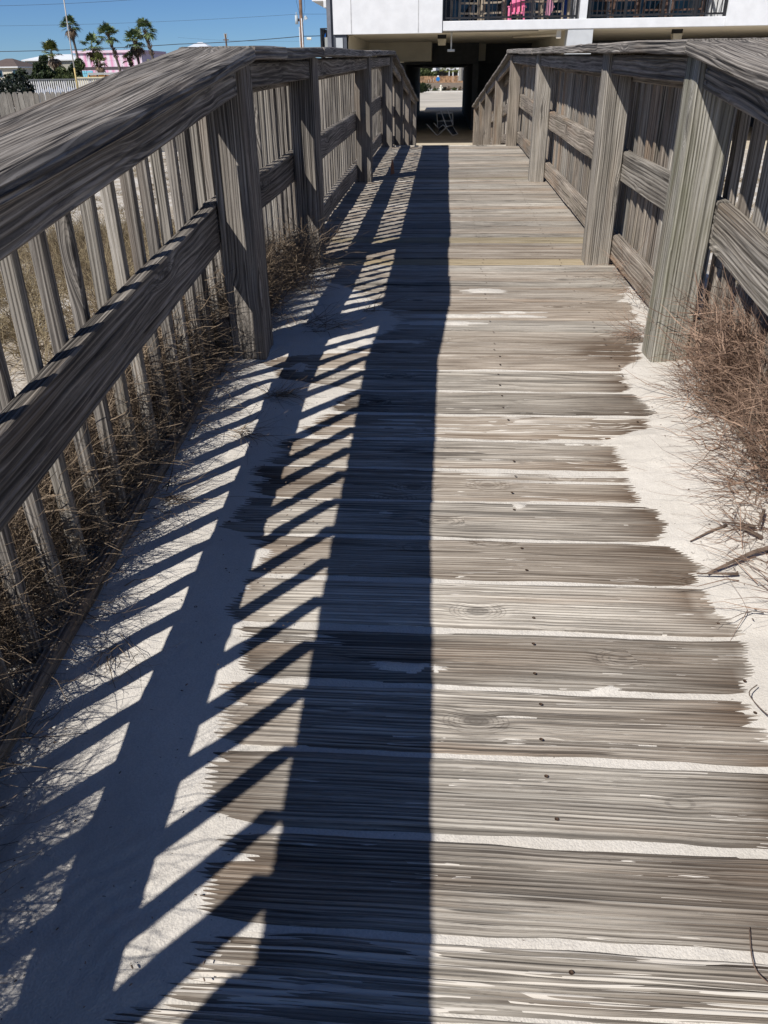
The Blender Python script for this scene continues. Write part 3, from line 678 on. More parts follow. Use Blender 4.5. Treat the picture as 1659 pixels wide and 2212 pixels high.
pi_.quadbox(bx(.0056)-.10, bx(.0056)+.10, YF+.45, YF+.65, bz(.0228), bz(.0250))
tag(pi_.build('hanging_pipe', plain('white_pipe', (.5,.5,.47), .5)), 'white pipe with a small box end hanging from the soffit', 'pipe')
pp = MB().tube([(bx(.122), YF+.3, ZS-.12), (bx(.085), YF+4, ZS-.02)], .03, 6).quadbox(bx(.1225)-.06, bx(.1225)+.06, YF+.15, YF+.3, ZS-.2, ZS)
tag(pp.build('drain_pipe', bpy.data.materials['soffit_paint']), 'sloping drain pipe under the soffit next to the pale pier', 'pipe')
cable = MB().tube([(bx(-.1095), YF+.12, -.2), (bx(-.1100), YF+.12, ZS-.25), (bx(-.108), YF+.12, ZS-.05), (bx(-.100), YF+.12, ZS-.015), (bx(-.06), YF+.12, ZS-.02), (bx(-.035), YF+.12, ZS-.012), (bx(.10), YF+.12, ZS-.015)], .010, 5)
tag(cable.build('conduit', BLACK), 'thin dark conduit running along the soffit edge under the white wall', 'conduit')
# ---- balcony furniture
TANF = plain('tan_wood_slats', (.30,.25,.19), .8); BRN = plain('brown_wood', (.10,.06,.045), .7); BLKF = plain('black_sling', (.012,.012,.015), .8)
PINK = plain('pink_plastic', (.85,.22,.38), .45)
ZB = bz(.0511)
def tall_chair(x, y, rz, mat, label, w=.62, h=1.25):
    r = empty('tall_chair', (x, y, ZB), rz); tag(r, label, 'chair', 'tall slatted chairs on the balcony')
    for sx in (-1, 1):
        for sy in (-1, 1):
            MB().bar((sx*w/2, sy*.24, 0), (sx*w/2*.94, sy*.22, .72), .055, .04).build('leg', mat, r)
        MB().bar((sx*w/2, -.30, .92), (sx*w/2, .26, .92), .07, .025).build('armrest', mat, r)
        MB().bar((sx*w/2, -.24, .68), (sx*w/2, -.24, .92), .045, .03).build('arm_post', mat, r)
    m = MB()
    for i in range(6): m.quadbox(-w/2, w/2, -.26+i*.085, -.26+i*.085+.065, .70, .722)
    m.build('seat', mat, r)
    m = MB()
    for i in range(5): m.bar((-w/2+.06+i*(w-.12)/4, .22, .70), (-w/2+.06+i*(w-.12)/4, .42, h+.15), .075, .018)
    m.build('backrest', mat, r)
    m = MB()
    for z in (.18, .42): m.quadbox(-w/2, w/2, -.27, -.24, z, z+.045)
    m.build('footrest', mat, r)
    return r
tall_chair(bx(.020), YF+1.0, .5, TANF, 'tan slatted chair at the left end of the balcony')
tall_chair(bx(.052), YF+.9, -.2, TANF, 'tan slatted chair just left of the pink child chair')
tall_chair(bx(.092), YF+.85, .1, TANF, 'tan slatted chair just right of the pink child chair')
tall_chair(bx(.120), YF+.9, -.5, TANF, 'tan slatted chair beside the white pier with pink cloth near it')
tall_chair(bx(.166), YF+.9, .15, BRN, 'brown chair right next to the white pier')
tall_chair(bx(.196), YF+.95, -.1, BRN, 'brown chair, second to the right of the white pier')
tall_chair(bx(.226), YF+.9, .1, BRN, 'brown chair, third to the right of the white pier')
tall_chair(bx(.264), YF+.9, -.3, BRN, 'brown chair at the right end of the balcony', w=.8)
for i, (kx, lab) in enumerate(((.030, 'black sling of a folded lounger in the left balcony bay'), (.075, 'black covered seat behind the pink child chair'), (.2450, 'black covered seat behind the brown chairs'))):
    m = MB().bar((bx(kx)-.25, YF+1.5, ZB+.2), (bx(kx)+.25, YF+1.6, ZB+1.0), .05, .5, (0, 1, 0)); m.bar((bx(kx)-.25, YF+1.5, ZB+.25), (bx(kx)+.2, YF+1.5, ZB+.05), .06, .06).bar((bx(kx)+.22, YF+1.6, ZB+.9), (bx(kx)+.22, YF+1.6, ZB), .05, .05)
    tag(m.build('folded_lounger', BLKF), lab, 'lounger', 'black loungers at the back of the balcony')
r = empty('child_chair', (bx(.0765), YF+.42, ZB), -.15); tag(r, 'small pink plastic child chair behind the balcony railing', 'chair')
MB().prism([(-.19,.16), (.19,.16), (.21,.42), (.13,.60), (0,.66), (-.13,.60), (-.21,.42)], .17, .20).build('backrest', PINK, r)
MB().quadbox(-.2, .2, -.18, .2, .15, .19).build('seat', PINK, r)
for sx in (-1, 1):
    MB().quadbox(sx*.21-.035, sx*.21+.035, -.22, .18, .30, .33).build('armrest', PINK, r)
    MB().quadbox(sx*.20-.03, sx*.20+.03, -.21, -.15, 0, .30).build('leg', PINK, r)
    MB().quadbox(sx*.18-.03, sx*.18+.03, .14, .20, 0, .18).build('leg', PINK, r)
cl = MB().prism([(bx(.1075), ZB+.12), (bx(.112), ZB+.10), (bx(.1165), ZB+.30), (bx(.113), ZB+.46), (bx(.1085), ZB+.50)], YF+.35, YF+.45)
tag(cl.build('cloth', plain('pale_pink_cloth', (.62,.28,.38), .9)), 'pale pink cloth draped on a chair by the white pier', 'cloth')
cl = MB().prism([(bx(.1270), ZB+.10), (bx(.136), ZB+.05), (bx(.137), 3.6), (bx(.131), 3.7), (bx(.1275), ZB+.7)], YF+1.2, YF+1.35)
tag(cl.build('umbrella_cover', plain('navy_cloth', (.01,.035,.16), .9)), 'dark blue closed umbrella standing in the corner by the white pier', 'umbrella')
# ================================================================ carport floor, street side
me = MB().quadbox(-4.3, 12.4, 21.5, 50.5, -1.1, -.88).build('carport_floor', CONC); tag(me, 'pale concrete slab under the house, sunlit strip at its edge', kind='structure')
ro = MB(); ro.v += [(-120, 50.5, -.885), (120, 50.5, -.885), (120, 104, -.86), (-120, 104, -.86)]; ro.f.append((0,1,2,3))
tag(ro.build('road', plain('pale_road', (.50,.46,.39), .95, var=.12, scale=.35, bump=.002)), 'sun bleached street behind the house', kind='structure')
st_ = MB(); st_.v += [(-120, 70, -.868), (120, 70, -.868), (120, 71.3, -.868), (-120, 71.3, -.868)]; st_.f.append((0,1,2,3))
tag(st_.build('road_marking', plain('pale_line', (.6,.56,.5), .9)), 'faded pale line along the street', kind='structure')
cb = MB().quadbox(-120, 120, 104, 104.4, -.9, -.72).build('kerb', plain('pale_kerb', (.62,.60,.56), .9)); tag(cb, 'pale kerb along the far side of the street', kind='structure')
ver = MB(); ver.v += [(-120, 104.4, -.76), (120, 104.4, -.76), (120, 111.9, -.74), (-120, 111.9, -.74)]; ver.f.append((0,1,2,3))
tag(ver.build('verge', plain('verge_sand', (.34,.31,.24), .95, var=.2, scale=1.)), 'dry verge between kerb and retaining wall', kind='structure')
rw = MB().quadbox(-60, 60, 112, 112.5, -.9, -.56).build('retaining_wall', plain('pale_block', (.50,.49,.47), .9)); tag(rw, 'low pale retaining wall beyond the street with shrubs before it', 'wall')
be = MB(); be.v += [(-60, 112.5, -.60), (60, 112.5, -.60), (60, 178, -.40), (-60, 178, -.40), (60, 190, -.3), (-60, 190, -.3)]; be.f += [(0,1,2,3), (3,2,4,5)]
tag(be.build('bank', plain('dry_grass_bank', (.21,.165,.12), .95, var=.35, scale=1.2)), 'brown dry grass bank below the timber fence', kind='structure')
fe = MB(); x = -20.
while x < 20:
    fe.quadbox(x, x+.46, 178+random.uniform(-.02, .02), 178.05+random.uniform(0, .02), -.5, .80+random.uniform(-.02, .03)); x += .5
tag(fe.build('timber_fence', plain('orange_brown_timber', (.33,.20,.115), .9, var=.45, scale=2.2)), 'orange brown board fence across the street seen through the passage', 'fence')
def K_(kx, kz, K): return Vector(kp(kx, kz, K))
def cx8(a): return (885.7+.09115*a-962.6)*.000511
hb = empty('white_building', (bx(-.015, 205), CAMP[1]+205, -.5)); tag(hb, 'white building behind the timber fence across the street', 'building')
m = MB().quadbox(bx(cx8(410), 205)-bx(-.015, 205), bx(cx8(610), 205)-bx(-.015, 205), 0, 8, 0, 12).build('wall', STUCCO, hb)
m = MB().quadbox(bx(cx8(612), 205)-bx(-.015, 205), bx(cx8(1290), 205)-bx(-.015, 205), 1, 8, 2.4, 3.2); m.quadbox(bx(cx8(612), 205)-bx(-.015, 205), bx(cx8(1500), 205)-bx(-.015, 205), 1, 8, 4.6, 12); m.build('balcony', STUCCO, hb)
MB().quadbox(bx(cx8(612), 205)-bx(-.015, 205), bx(cx8(1400), 205)-bx(-.015, 205), 4, 8, 0, 4.6).build('shaded_bay', DARKW, hb)
m = MB()
for a in (915, 1010, 1140): m.quadbox(bx(cx8(a), 205)-bx(-.015, 205), bx(cx8(a+25), 205)-bx(-.015, 205), .9, 1.4, 0, 3.)
m.build('column', STUCCO, hb)
sg = empty('road_sign', K_(cx8(665), -.004, 176)); tag(sg, 'round blue sign on a post in front of the timber fence', 'sign')
MB().tube([(0, .02, 0), (0, .05, 0)], .38, 16).build('sign_plate', plain('sign_blue', (.02,.20,.55), .5), sg); MB().quadbox(-.17, .17, -.02, .0, .36, .62).build('sign_panel', plain('sign_white', (.8,.8,.8), .5), sg); MB().tube([(0, .1, -1), (0, .1, .1)], .03, 6).build('post', RAILM, sg)
tk = MB().tube([K_(cx8(1210), -.006, 150), K_(cx8(1215), .02, 150)], .36, 8); tag(tk.build('utility_pole', plain('grey_pole', (.28,.27,.24), .9)), 'grey pole in front of the fence at the right of the passage', 'pole')
hy = empty('fire_hydrant', K_(cx8(742), 0, 108).xy.to_3d()+Vector((0, 0, -.76))); tag(hy, 'small white fire hydrant on the verge beyond the street', 'hydrant')
HY = plain('hydrant_white', (.75,.72,.6), .5)
MB().tube([(0,0,0), (0,0,.05), (0,0,.05), (0,0,.55)], .13, 10).build('barrel', HY, hy); MB().tube([(0,0,.55), (0,0,.62), (0,0,.7)], .16, 10, .04).build('bonnet', HY, hy); MB().tube([(-.22,0,.4), (.22,0,.4)], .06, 8).build('nozzle', HY, hy)
# ---- toppled folding chair on the carport floor
TUBE = plain('white_chair_tube', (.75,.75,.73), .45); NETM = plain('dark_chair_web', (.03,.035,.045), .8)
tc = empty('folding_chair', (.0, 27.6, -.88)); tag(tc, 'white tube folding chair lying toppled on the carport floor', 'chair')
def c8(a, b, dy=0):
    K = 27.6+dy-CAMP[1]; D_x = 885.7+.09115*a; D_y = 129.6+.09115*b
    return (CAMP[0]+K*(D_x-962.6)*.000511, dy, CAMP[2]+K*(-.0617+(1775-b)*.09115*.000472)+.88+.02)
def fr(pts, nm='frame'): MB().tube(pts, .013, 6).build(nm, TUBE, tc, smooth=True)
fr([c8(410,1500,-.25), c8(640,1750,-.25), c8(670,1768,-.25), c8(700,1760,-.25), c8(880,1600,-.25), c8(895,1560,-.25), c8(750,1185,-.25)])
fr([c8(580,1470,.2), c8(705,1605,.2), c8(800,1530,.2), c8(830,1530,.2), c8(880,1590,.2)])
fr([c8(915,1160,.15), c8(1055,1530,.15), c8(900,1565,-.2)])
fr([c8(680,1580,.3), c8(655,1240,.3), c8(1040,1240,.3), c8(1060,1530,.3)])
fr([c8(695,1430,.3), c8(1050,1430,.3)], 'crossbar')
fr([c8(900,1600,-.1), c8(1045,1770,-.1), c8(1080,1775,-.1), c8(1180,1750,-.1), c8(1060,1560,.2)])
def pane(pts, nm):
    m = MB(); n = len(pts); m.v += [tuple(p) for p in pts]+[(p[0], p[1]+.006, p[2]) for p in pts]; m.f += [tuple(range(n)), tuple(reversed(range(n, 2*n)))]+[(i, i+n, (i+1) % n+n, (i+1) % n) for i in range(n)]
    m.build(nm, NETM, tc)
pane([c8(690,1435,.28), c8(1045,1435,.28), c8(1055,1545,.28), c8(690,1570,.28)], 'backrest'); pane([c8(905,1590,-.05), c8(1050,1560,.18), c8(1165,1740,-.05), c8(1050,1755,-.08)], 'seat')
pane([c8(720,1620,-.1), c8(800,1540,.1), c8(860,1600,.1), c8(690,1700,-.1)], 'seat_web')
# ================================================================ FENCES, FAR HOUSES, POLES, PALMS
Yk = lambda K: CAMP[1]+K
FW = wood('fence_wood', mid=(.20,.187,.165), light=(.36,.34,.305), dark=(.07,.062,.055), wamt=.2)
fen = empty('picket_fence', (-11, 22, -.9)); tag(fen, 'weathered grey dog-eared picket fence left of the boardwalk', 'fence')
protos = []
for q in range(4):
    w = .15
    m = MB().prism([(-w/2, 0), (w/2, 0), (w/2, 1.53), (w/2-.035, 1.585+.004*q), (-w/2+.035, 1.585+.004*q), (-w/2, 1.53)], -.011, .011)
    o = m.build('picket', FW, fen)
    n = len(o.data.vertices); co = np.empty(n*3, np.float32); o.data.vertices.foreach_get('co', co); co = co.reshape(-1, 3)
    at = o.data.attributes.new('gc', 'FLOAT_VECTOR', 'POINT'); at.data.foreach_set('vector', np.stack([co[:, 2]+q*2, co[:, 0]+q, co[:, 1]], -1).astype(np.float32).ravel())
    protos.append(o)
x = -3.6; i = 0
while x < 8.3:
    if i < 4: o = protos[i]
    else: o = protos[(i*5) % 4].copy(); COL.objects.link(o); o.parent = fen
    o.location = (x, random.uniform(-.006, .006), random.uniform(-.012, .012)); o.rotation_euler = (0, random.uniform(-.01, .01), 0)
    x += .1635; i += 1
MB().quadbox(-3.7, 8.3, .014, .05, .35, .44).quadbox(-3.7, 8.3, .014, .05, 1.2, 1.29).build('fence_rail', FW, fen)
for k in range(6): MB().quadbox(-3.5+k*2.35, -3.4+k*2.35, .052, .15, 0, 1.5).build('post', FW, fen)
# white slat railing of the pool deck
K = 48.; sr = empty('slat_railing', (bx(-.40, K), Yk(K), -.9)); tag(sr, 'white slat railing with grey top rail behind the picket fence', 'railing')
x0, x1 = bx(-.53, K)-bx(-.40, K), bx(-.27, K)-bx(-.40, K); zt_ = CAMP[2]+K*.0012+.9
WSL = plain('white_slats', (.60,.60,.60), .8, var=.15, scale=1.5)
m = MB(); x = x0
while x < x1: m.quadbox(x, x+.055, -.02, .02, .3, zt_-.06); x += .125
o = m.build('slats', WSL, sr); MB().quadbox(x0, x1, -.06, .08, zt_-.06, zt_).build('top_rail', plain('grey_rail_cap', (.13,.14,.15), .8), sr)
m = MB().quadbox(x0, x1, .022, .06, .3, .38); m.build('bottom_rail', WSL, sr)
for k in range(9): MB().quadbox(x0+1.2+k*1.5, x0+1.3+k*1.5, .025, .12, 0, zt_-.065).build('post', WSL, sr)
pd = MB().quadbox(-40, -8, 45.1, 56, -1.3, -.72).build('pool_deck', plain('deck_pale', (.35,.34,.33), .9)); tag(pd, 'low pale pool deck behind the slat railing', kind='structure')
# stacked pool chairs behind the slats
PC = plain('pool_chair_blue_grey', (.16,.20,.28), .7)
for i, kx in enumerate((-.478,-.466,-.455,-.441,-.432)):
    m = MB(); X_ = bx(kx, 50.5)
    m.bar((X_-.3, Yk(50.5), -.72), (X_+.35, Yk(50.5)+.3, .55), .55, .07, (0, 1, 0)); m.bar((X_+.3, Yk(50.5), -.72), (X_, Yk(50.5)+.2, -.1), .5, .05, (0, 1, 0)); m.bar((X_-.35, Yk(50.5), -.3), (X_+.4, Yk(50.5), -.25), .05, .05)
    tag(m.build('pool_lounger', PC), 'blue grey pool lounger propped behind the white slats, '+['leftmost','second from left','middle','fourth from left','rightmost'][i], 'lounger', 'pool loungers propped behind the slats')
m = MB().quadbox(bx(-.425, 60), bx(-.36, 60), Yk(60), Yk(60)+.3, -.9, 1.15); tag(m.build('low_wall', plain('cream_yellow', (.60,.54,.38), .9)), 'cream yellow low wall behind the slat railing, below the orange bench', 'wall')
# orange shelter beam
K = 70.; bt = empty('picnic_shelter', (bx(-.395, K), Yk(K), -.9)); tag(bt, 'low orange beam with grey slab top in front of the pink wall', 'shelter')
ox = bt.location.x
MB().quadbox(bx(-.4115, K)-ox, bx(-.372, K)-ox, 0, .9, CAMP[2]+K*.0020+.9, CAMP[2]+K*.0043+.9).build('beam', plain('orange_paint', (.75,.36,.06), .7), bt)
MB().quadbox(bx(-.4105, K)-ox, bx(-.372, K)-ox, -.1, 1.0, CAMP[2]+K*.0046+.9, CAMP[2]+K*.0068+.9).build('slab', GREYW, bt)
for a in (-.4095, -.400, -.390, -.380): MB().quadbox(bx(a, K)-ox-.05, bx(a, K)-ox+.05, -.02, .0-.003, 0, CAMP[2]+K*.0060+.9).build('post', plain('brown_post', (.08,.05,.04), .8), bt)
# pink striped building
K = 165.; t = NT('pink_stripes'); v = t.n('ShaderNodeNewGeometry').outputs['Position']; sp = t.n('ShaderNodeSeparateXYZ'); t.l(v, sp.inputs[0])
s_ = t.math('ADD', t.math('MULTIPLY', sp.outputs[0], 4.9), t.math('MULTIPLY', t.noise(t.mapv(v, (.5,.5,.05)), 1., 2), 2.5))
a_ = t.math('ADD', t.math('MULTIPLY', t.math('SINE', s_), .5), .5); b_ = t.math('ADD', t.math('MULTIPLY', t.math('SINE', t.math('MULTIPLY', s_, 2.3)), .5), .5)
c = t.mix(a_, (.80,.76,.80), (.78,.34,.52)); c = t.mix(t.math('MULTIPLY', b_, .45), c, (.80,.62,.78)); t.l(c, t.b.inputs['Base Color'])
pk = empty('pink_building', (bx(-.389, K), Yk(K), -.9)); ox = pk.location.x; oy = 0; tag(pk, 'flat building with pink and white striped wall behind the palms', 'building')
X0, X1 = bx(-.4215, K)-ox, bx(-.345, K)-ox; zt2 = CAMP[2]+K*.0278+.9
MB().quadbox(X0, X1, 0, 14, 0, zt2-.25).build('wall', t.m, pk)
MB().quadbox(X0-.35, X1+.3, -.3, 14.3, zt2-.25, zt2+.15).build('roof_edge', plain('pale_pink_trim', (.80,.62,.72), .7), pk)
MB().quadbox(X0+.2, X1, -.03, -.01, CAMP[2]+K*.0095+.9, CAMP[2]+K*.0125+.9).build('dark_band', plain('mural_dark', (.10,.08,.09), .8), pk)
MB().quadbox(X0+.3, X0+2.8, -.05, -.031, 0, CAMP[2]+K*.0088+.9).build('blue_panel', plain('mural_blue', (.22,.55,.70), .8), pk)
# scaffold frames
m = MB()
for a in (-.4195,-.4175,-.4145,-.4120,-.3960,-.3925,-.3900,-.372,-.369):
    X_ = bx(a, 160)-ox; m.tube([(X_, -5, 0), (X_, -5, CAMP[2]+160*(.0135+random.uniform(-.002, .003))+.9)], .025, 4)
for (a, b) in ((-.4195,-.4120), (-.3960,-.39), (-.372,-.369)):
    for kz in (.006, .0115): m.tube([(bx(a, 160)-ox, -5, CAMP[2]+160*kz+.9), (bx(b, 160)-ox, -5, CAMP[2]+160*kz+.9)], .025, 4)
m.build('wall_frame', RAILM, pk)
# houses
def hip_house(name, kx0, kx1, K, ke, kr, wall, roof, label, depth=12, rin=.3):
    r = empty(name, (bx((kx0+kx1)/2, K), Yk(K), -.9)); tag(r, label, 'house'); ox = r.location.x
    a, b = bx(kx0, K)-ox, bx(kx1, K)-ox; ze = CAMP[2]+K*ke+.9; zr = CAMP[2]+K*kr+.9; q = (b-a)
    MB().quadbox(a+q*.04, b-q*.04, .5, depth-.5, 0, ze).build('wall', wall, r)
    m = MB(); m.v += [(a, 0, ze), (b, 0, ze), (b, depth, ze), (a, depth, ze), (a+q*rin, depth/2, zr), (b-q*rin, depth/2, zr)]
    m.f += [(0,1,5,4), (1,2,5), (2,3,4,5), (3,0,4), (3,2,1,0)]; m.build('roof', roof, r)
    MB().quadbox(a-.02, b+.02, -.05, depth+.05, ze-.25, ze-.01).build('fascia', STUCCO, r)
    m = MB(); n = max(2, int(q/3))
    for i in range(n):
        X_ = a+q*(.12+.76*i/(n-1) if n > 1 else .5); w_ = MB().quadbox(X_-.5, X_+.5, .42, .49, ze-2.0, ze-.7).build('window', GLASSB, r)
        MB().quadbox(X_-.6, X_+.6, .44, .485, ze-2.1, ze-.6).build('frame', STUCCO, w_)
    return r
WROOF = plain('white_metal_roof', (.74,.77,.80), .5)
hip_house('beach_cottage', -.4865, -.4195, 210., .0205, .0262, plain('tan_siding', (.40,.38,.32), .9), WROOF, 'tan house with a white hipped metal roof behind the palms')
hip_house('brown_roof_house', -.540, -.4925, 190., .0142, .0228, TANW, plain('brown_shingle', (.13,.10,.09), .9), 'house with a brown shingle roof at the left edge', rin=.42)
hip_house('pavilion', -.3050, -.2590, 240., .0262, .0360, plain('pale_wall', (.6,.6,.6), .9), plain('pale_metal_roof', (.62,.66,.72), .5), 'pale hip roofed house showing just above the left railing cap', rin=.45)
# poles and wires
fp = empty('flagpole', (bx(-.4262, 26.2), Yk(26.2), -.9)); tag(fp, 'tall thin pale pole standing behind the picket fence', 'pole')
MB().tube([(0, 0, 0), (.02, 0, 2.6), (.10, 0, 4.8)], .021, 8, .016).build('mast', plain('pale_metal_pole', (.45,.42,.38), .5), fp, True)
MB().tube([(-.0, 0, 1.2), (.012, 0, 2.2)], .026, 8).build('sleeve', plain('yellowed_sleeve', (.55,.42,.18), .6), fp, True)
# main utility pole
K = 75.; up_ = empty('utility_pole', (bx(-.1603, K), Yk(K), -.9)); ox, oy = up_.location.x, up_.location.y; tag(up_, 'brown wooden utility pole with transformer beside the house', 'pole')
WP = plain('brown_pole_wood', (.17,.105,.07), .9, var=.3, scale=2.)
MB().tube([(0,0,0), (.07,0,8.5)], .16, 10, .13).build('mast', WP, up_, True)
ST_ = plain('grey_transformer', (.45,.50,.52), .45)
MB().tube([(.10,-.14,0), (.10,-.14,CAMP[2]+K*.0560+.9)], .05, 6).build('conduit', plain('white_conduit', (.75,.75,.75), .5), up_); MB().tube([(-.13,-.10,0), (-.13,-.10,CAMP[2]+K*.0480+.9)], .035, 6).build('conduit', bpy.data.materials['white_conduit'], up_)
zt3 = CAMP[2]+K*.0505+.9
tf = MB().tube([(-.33,-.05,zt3), (-.33,-.05,zt3+.62)], .13, 12).build('transformer', ST_, up_, True); MB().tube([(-.33,-.05,zt3+.62), (-.33,-.05,zt3+.85)], .035, 6).build('bushing', ST_, tf); MB().quadbox(-.22, -.1, -.08, -.02, zt3+.2, zt3+.4).build('bracket', RAILM, tf)
zl = CAMP[2]+K*.0562+.9
lp = MB().tube([(.12,-.1,zl-.45), (.30,-.12,zl-.05), (.40,-.14,zl)], .02, 6).build('lamp_arm', ST_, up_); MB().tube([(.36,-.14,zl+.08), (.42,-.14,zl+.05), (.50,-.14,zl-.1)], .11, 10, .15).build('lamp_head', ST_, lp)
MB().tube([(.45,-.1,CAMP[2]+K*.0368+.9), (.82,-.1,CAMP[2]+K*.0366+.9)], .10, 8).build('splice_case', plain('splice_white', (.75,.72,.6), .5), up_)
WIRE = plain('black_wire', (.03,.035,.04), .6)
def wire(pts, r, label, grp=None):
    P_ = []
    for i in range(len(pts)-1):
        a, b = Vector(pts[i]), Vector(pts[i+1])
        for k in range(12):
            t_ = k/12; p = a.lerp(b, t_); p.z -= .35*4*t_*(1-t_)*min(1, (b-a).length/60); P_.append(p)
    P_.append(Vector(pts[-1])); tag(MB().tube(P_, r, 5).build('power_line', WIRE), label, 'power line', grp)
wire([K_(-.53, .0292, 80), K_(-.3, .0336, 80), K_(-.16, .0392, 75), K_(-.12, .0402, 80)], .028, 'thick black cable crossing the sky above the pink building')
wire([K_(-.53, .0542, 80), K_(-.16, .0600, 75), K_(-.10, .060, 80)], .009, 'thin wire crossing the sky behind the top palm crown')
wire([K_(-.53, .0730, 85), K_(-.3425, .0762, 85), K_(-.16, .082, 75)], .013, 'thin wire at the top left of the sky')
wire([K_(-.53, .0192, 85), K_(-.42, .0190, 85), K_(-.36, .0185, 85)], .006, 'very thin wire low across the pink wall')
wire([K_(-.30, .0400, 90), K_(-.16, .0345, 75)], .006, 'thin wire low between the small pole and the utility pole')
m = MB().tube([(ox+.02, oy-.1, zl-.9), (ox-.2, oy-.1, zl), (ox-.36, oy-.1, zl+.8), (ox-.40, oy-.1, zl+2)], .012, 5).tube([(ox+.2, oy-.1, zl-.1-.9), (ox+.42, oy-.1, zl-.2), (ox+.42, oy-.1, zl+.5), (ox+.30, oy-.1, zl+1.6)], .012, 5)
tag(m.build('drop_cable', WIRE), 'looped black cables hanging beside the transformer', 'cable')
sp_ = empty('small_utility_pole', K_(-.2458, -.9/130, 130)); tag(sp_, 'small distant utility pole above the left railing cap', 'pole')
zz_ = 130*(.0426)+.9
MB().tube([(0,0,-1), (0,0,zz_)], .12, 6).build('mast', WP, sp_); MB().quadbox(-.4, .4, -.05, .05, zz_-.8, zz_-.68).build('crossarm', WP, sp_)
for s_i in (-1, 1): MB().tube([(s_i*.15,0,zz_-.5), (s_i*.15,0,zz_+.1)], .07, 6).build('insulator', ST_, sp_)
# ---- palms
def leafmat(name, a, b):
    t = NT(name); r = t.n('ShaderNodeNewGeometry').outputs['Random Per Island']; t.l(t.mix(r, a, b), t.b.inputs['Base Color']); t.b.inputs['Roughness'].default_value = .5; return t.m
LEAF = leafmat('palm_green', (.05,.09,.035), (.19,.24,.10)); LEAFY = leafmat('palm_yellow_green', (.08,.11,.03), (.22,.23,.08)); DEAD = leafmat('palm_dead', (.09,.065,.045), (.24,.17,.11))
BARK = plain('palm_bark', (.13,.11,.09), .95, var=.3, scale=3., bump=.02)
def fronds(n, R, el0, el1, seed, droop=.5, nl=13):
    rg = random.Random(seed); V = []; F = []
    for i in range(n):
        az = rg.uniform(0, 6.283); el = math.radians(rg.uniform(el0, el1)); L = R*rg.uniform(.75, 1.05)
        d = Vector((math.cos(az)*math.cos(el), math.sin(az)*math.cos(el), math.sin(el))); side = d.cross(Vector((0, 0, 1))).normalized(); upn = side.cross(d)
        hub = d*L*.5+Vector((0, 0, -droop*.12*L)); b = len(V); pw = .018*R
        V += [tuple(side*pw), tuple(-side*pw), tuple(hub)]; F.append((b, b+1, b+2, b+2))
        for k in range(nl):
            a = math.radians(-100+200*k/(nl-1)+rg.uniform(-5, 5)); ll = L*.55*(1-.25*abs(a)/1.8)*rg.uniform(.85, 1.1)
            dd = (d*math.cos(a)+side*math.sin(a)).normalized(); mid = hub+dd*ll*.55+upn*rg.uniform(-.04, .04)*L; tip = hub+dd*ll+Vector((0, 0, -droop*ll*(.35+.35*rg.random()))); w = side*math.cos(a)-d*math.sin(a); w = w*.040*R; b = len(V)
            V += [tuple(hub-w*.4), tuple(hub+w*.4), tuple(mid+w), tuple(tip), tuple(mid-w)]; F += [(b, b+1, b+2, b+4), (b+4, b+2, b+3, b+3)]
    return V, F
def fmesh(name, VF, mat, par):
    V, F = VF; me = bpy.data.meshes.new(name); me.from_pydata(V, [], [tuple(dict.fromkeys(f)) for f in F]); me.materials.append(mat); return mk(name, me, par)
def palm(kx, kz, kxb, K, R0, label, seed, mat=LEAF, boots=0., dead=10, n=30, thick=.22, el=(-25, 85)):
    R = R0*1.12; top = K_(kx, kz, K); base = Vector((bx(kxb, K), Yk(K), -.9)); r = empty('palm_tree', base); tag(r, label, 'palm tree', 'palms in front of the pink building')
    tp = top-base; pts = [Vector((tp.x*t_**1.6, 0, tp.z*t_)) for t_ in [i/14 for i in range(15)]]
    MB().tube(pts, thick, 9, thick*.8).build('trunk', BARK, r)
    if boots:
        m = MB(); rg = random.Random(seed)
        for i in range(90):
            t_ = 1-rg.random()*boots/tp.z; p = Vector((tp.x*t_**1.6, 0, tp.z*t_)); az = rg.uniform(0, 6.28); d = Vector((math.cos(az), math.sin(az), .9))
            m.bar(p+Vector((math.cos(az), math.sin(az), 0))*thick*.6, p+d*thick*1.9, .10, .05)
        m.build('trunk_boots', plain('boot_brown', (.14,.10,.075), .95, var=.4, scale=4.), r)
    VF = fronds(n, R, el[0], el[1], seed); o = fmesh('crown', VF, mat, r); o.location = tp
    if dead: o = fmesh('dead_fronds', fronds(dead, R*.85, -85, -30, seed+1, .9), DEAD, r); o.location = tp-Vector((0, 0, .15))
    return r
palm(-.4222, .0530, -.4180, 150, 1.9, 'tallest palm with a shaggy brown skirt, crossed by the thin pale pole', 1, boots=0, dead=22, n=34)
palm(-.4490, .0270, -.4490, 140, 2.2, 'palm in front of the white roofed tan house', 2, dead=16, n=26, mat=LEAFY)
palm(-.4010, .0335, -.3960, 145, 2.2, 'ragged palm at the left of the pink striped wall', 3, dead=10, n=22)
palm(-.3950, .0180, -.3935, 144, 1.7, 'short bushy palm in front of the pink striped wall', 4, dead=10, n=30, mat=LEAFY)
palm(-.3800, .0430, -.3700, 138, 2.0, 'palm with a leaning trunk and full round crown before the pink wall', 5, boots=3.2, dead=0, n=34, el=(-30, 88))
palm(-.3500, .0375, -.3485, 142, 2.1, 'palm with a hanging skirt of grey dead fronds', 6, boots=2.5, dead=26, n=30)
palm(-.3600, .0200, -.3545, 140, 1.25, 'small yellow green palm at the right of the pink wall', 7, boots=1.5, dead=0, n=24, mat=LEAFY)
palm(-.3368, .0470, -.3290, 136, 2.0, 'right hand palm with a thick bulging trunk of old leaf bases', 8, boots=3.4, dead=0, n=32, el=(-30, 88))
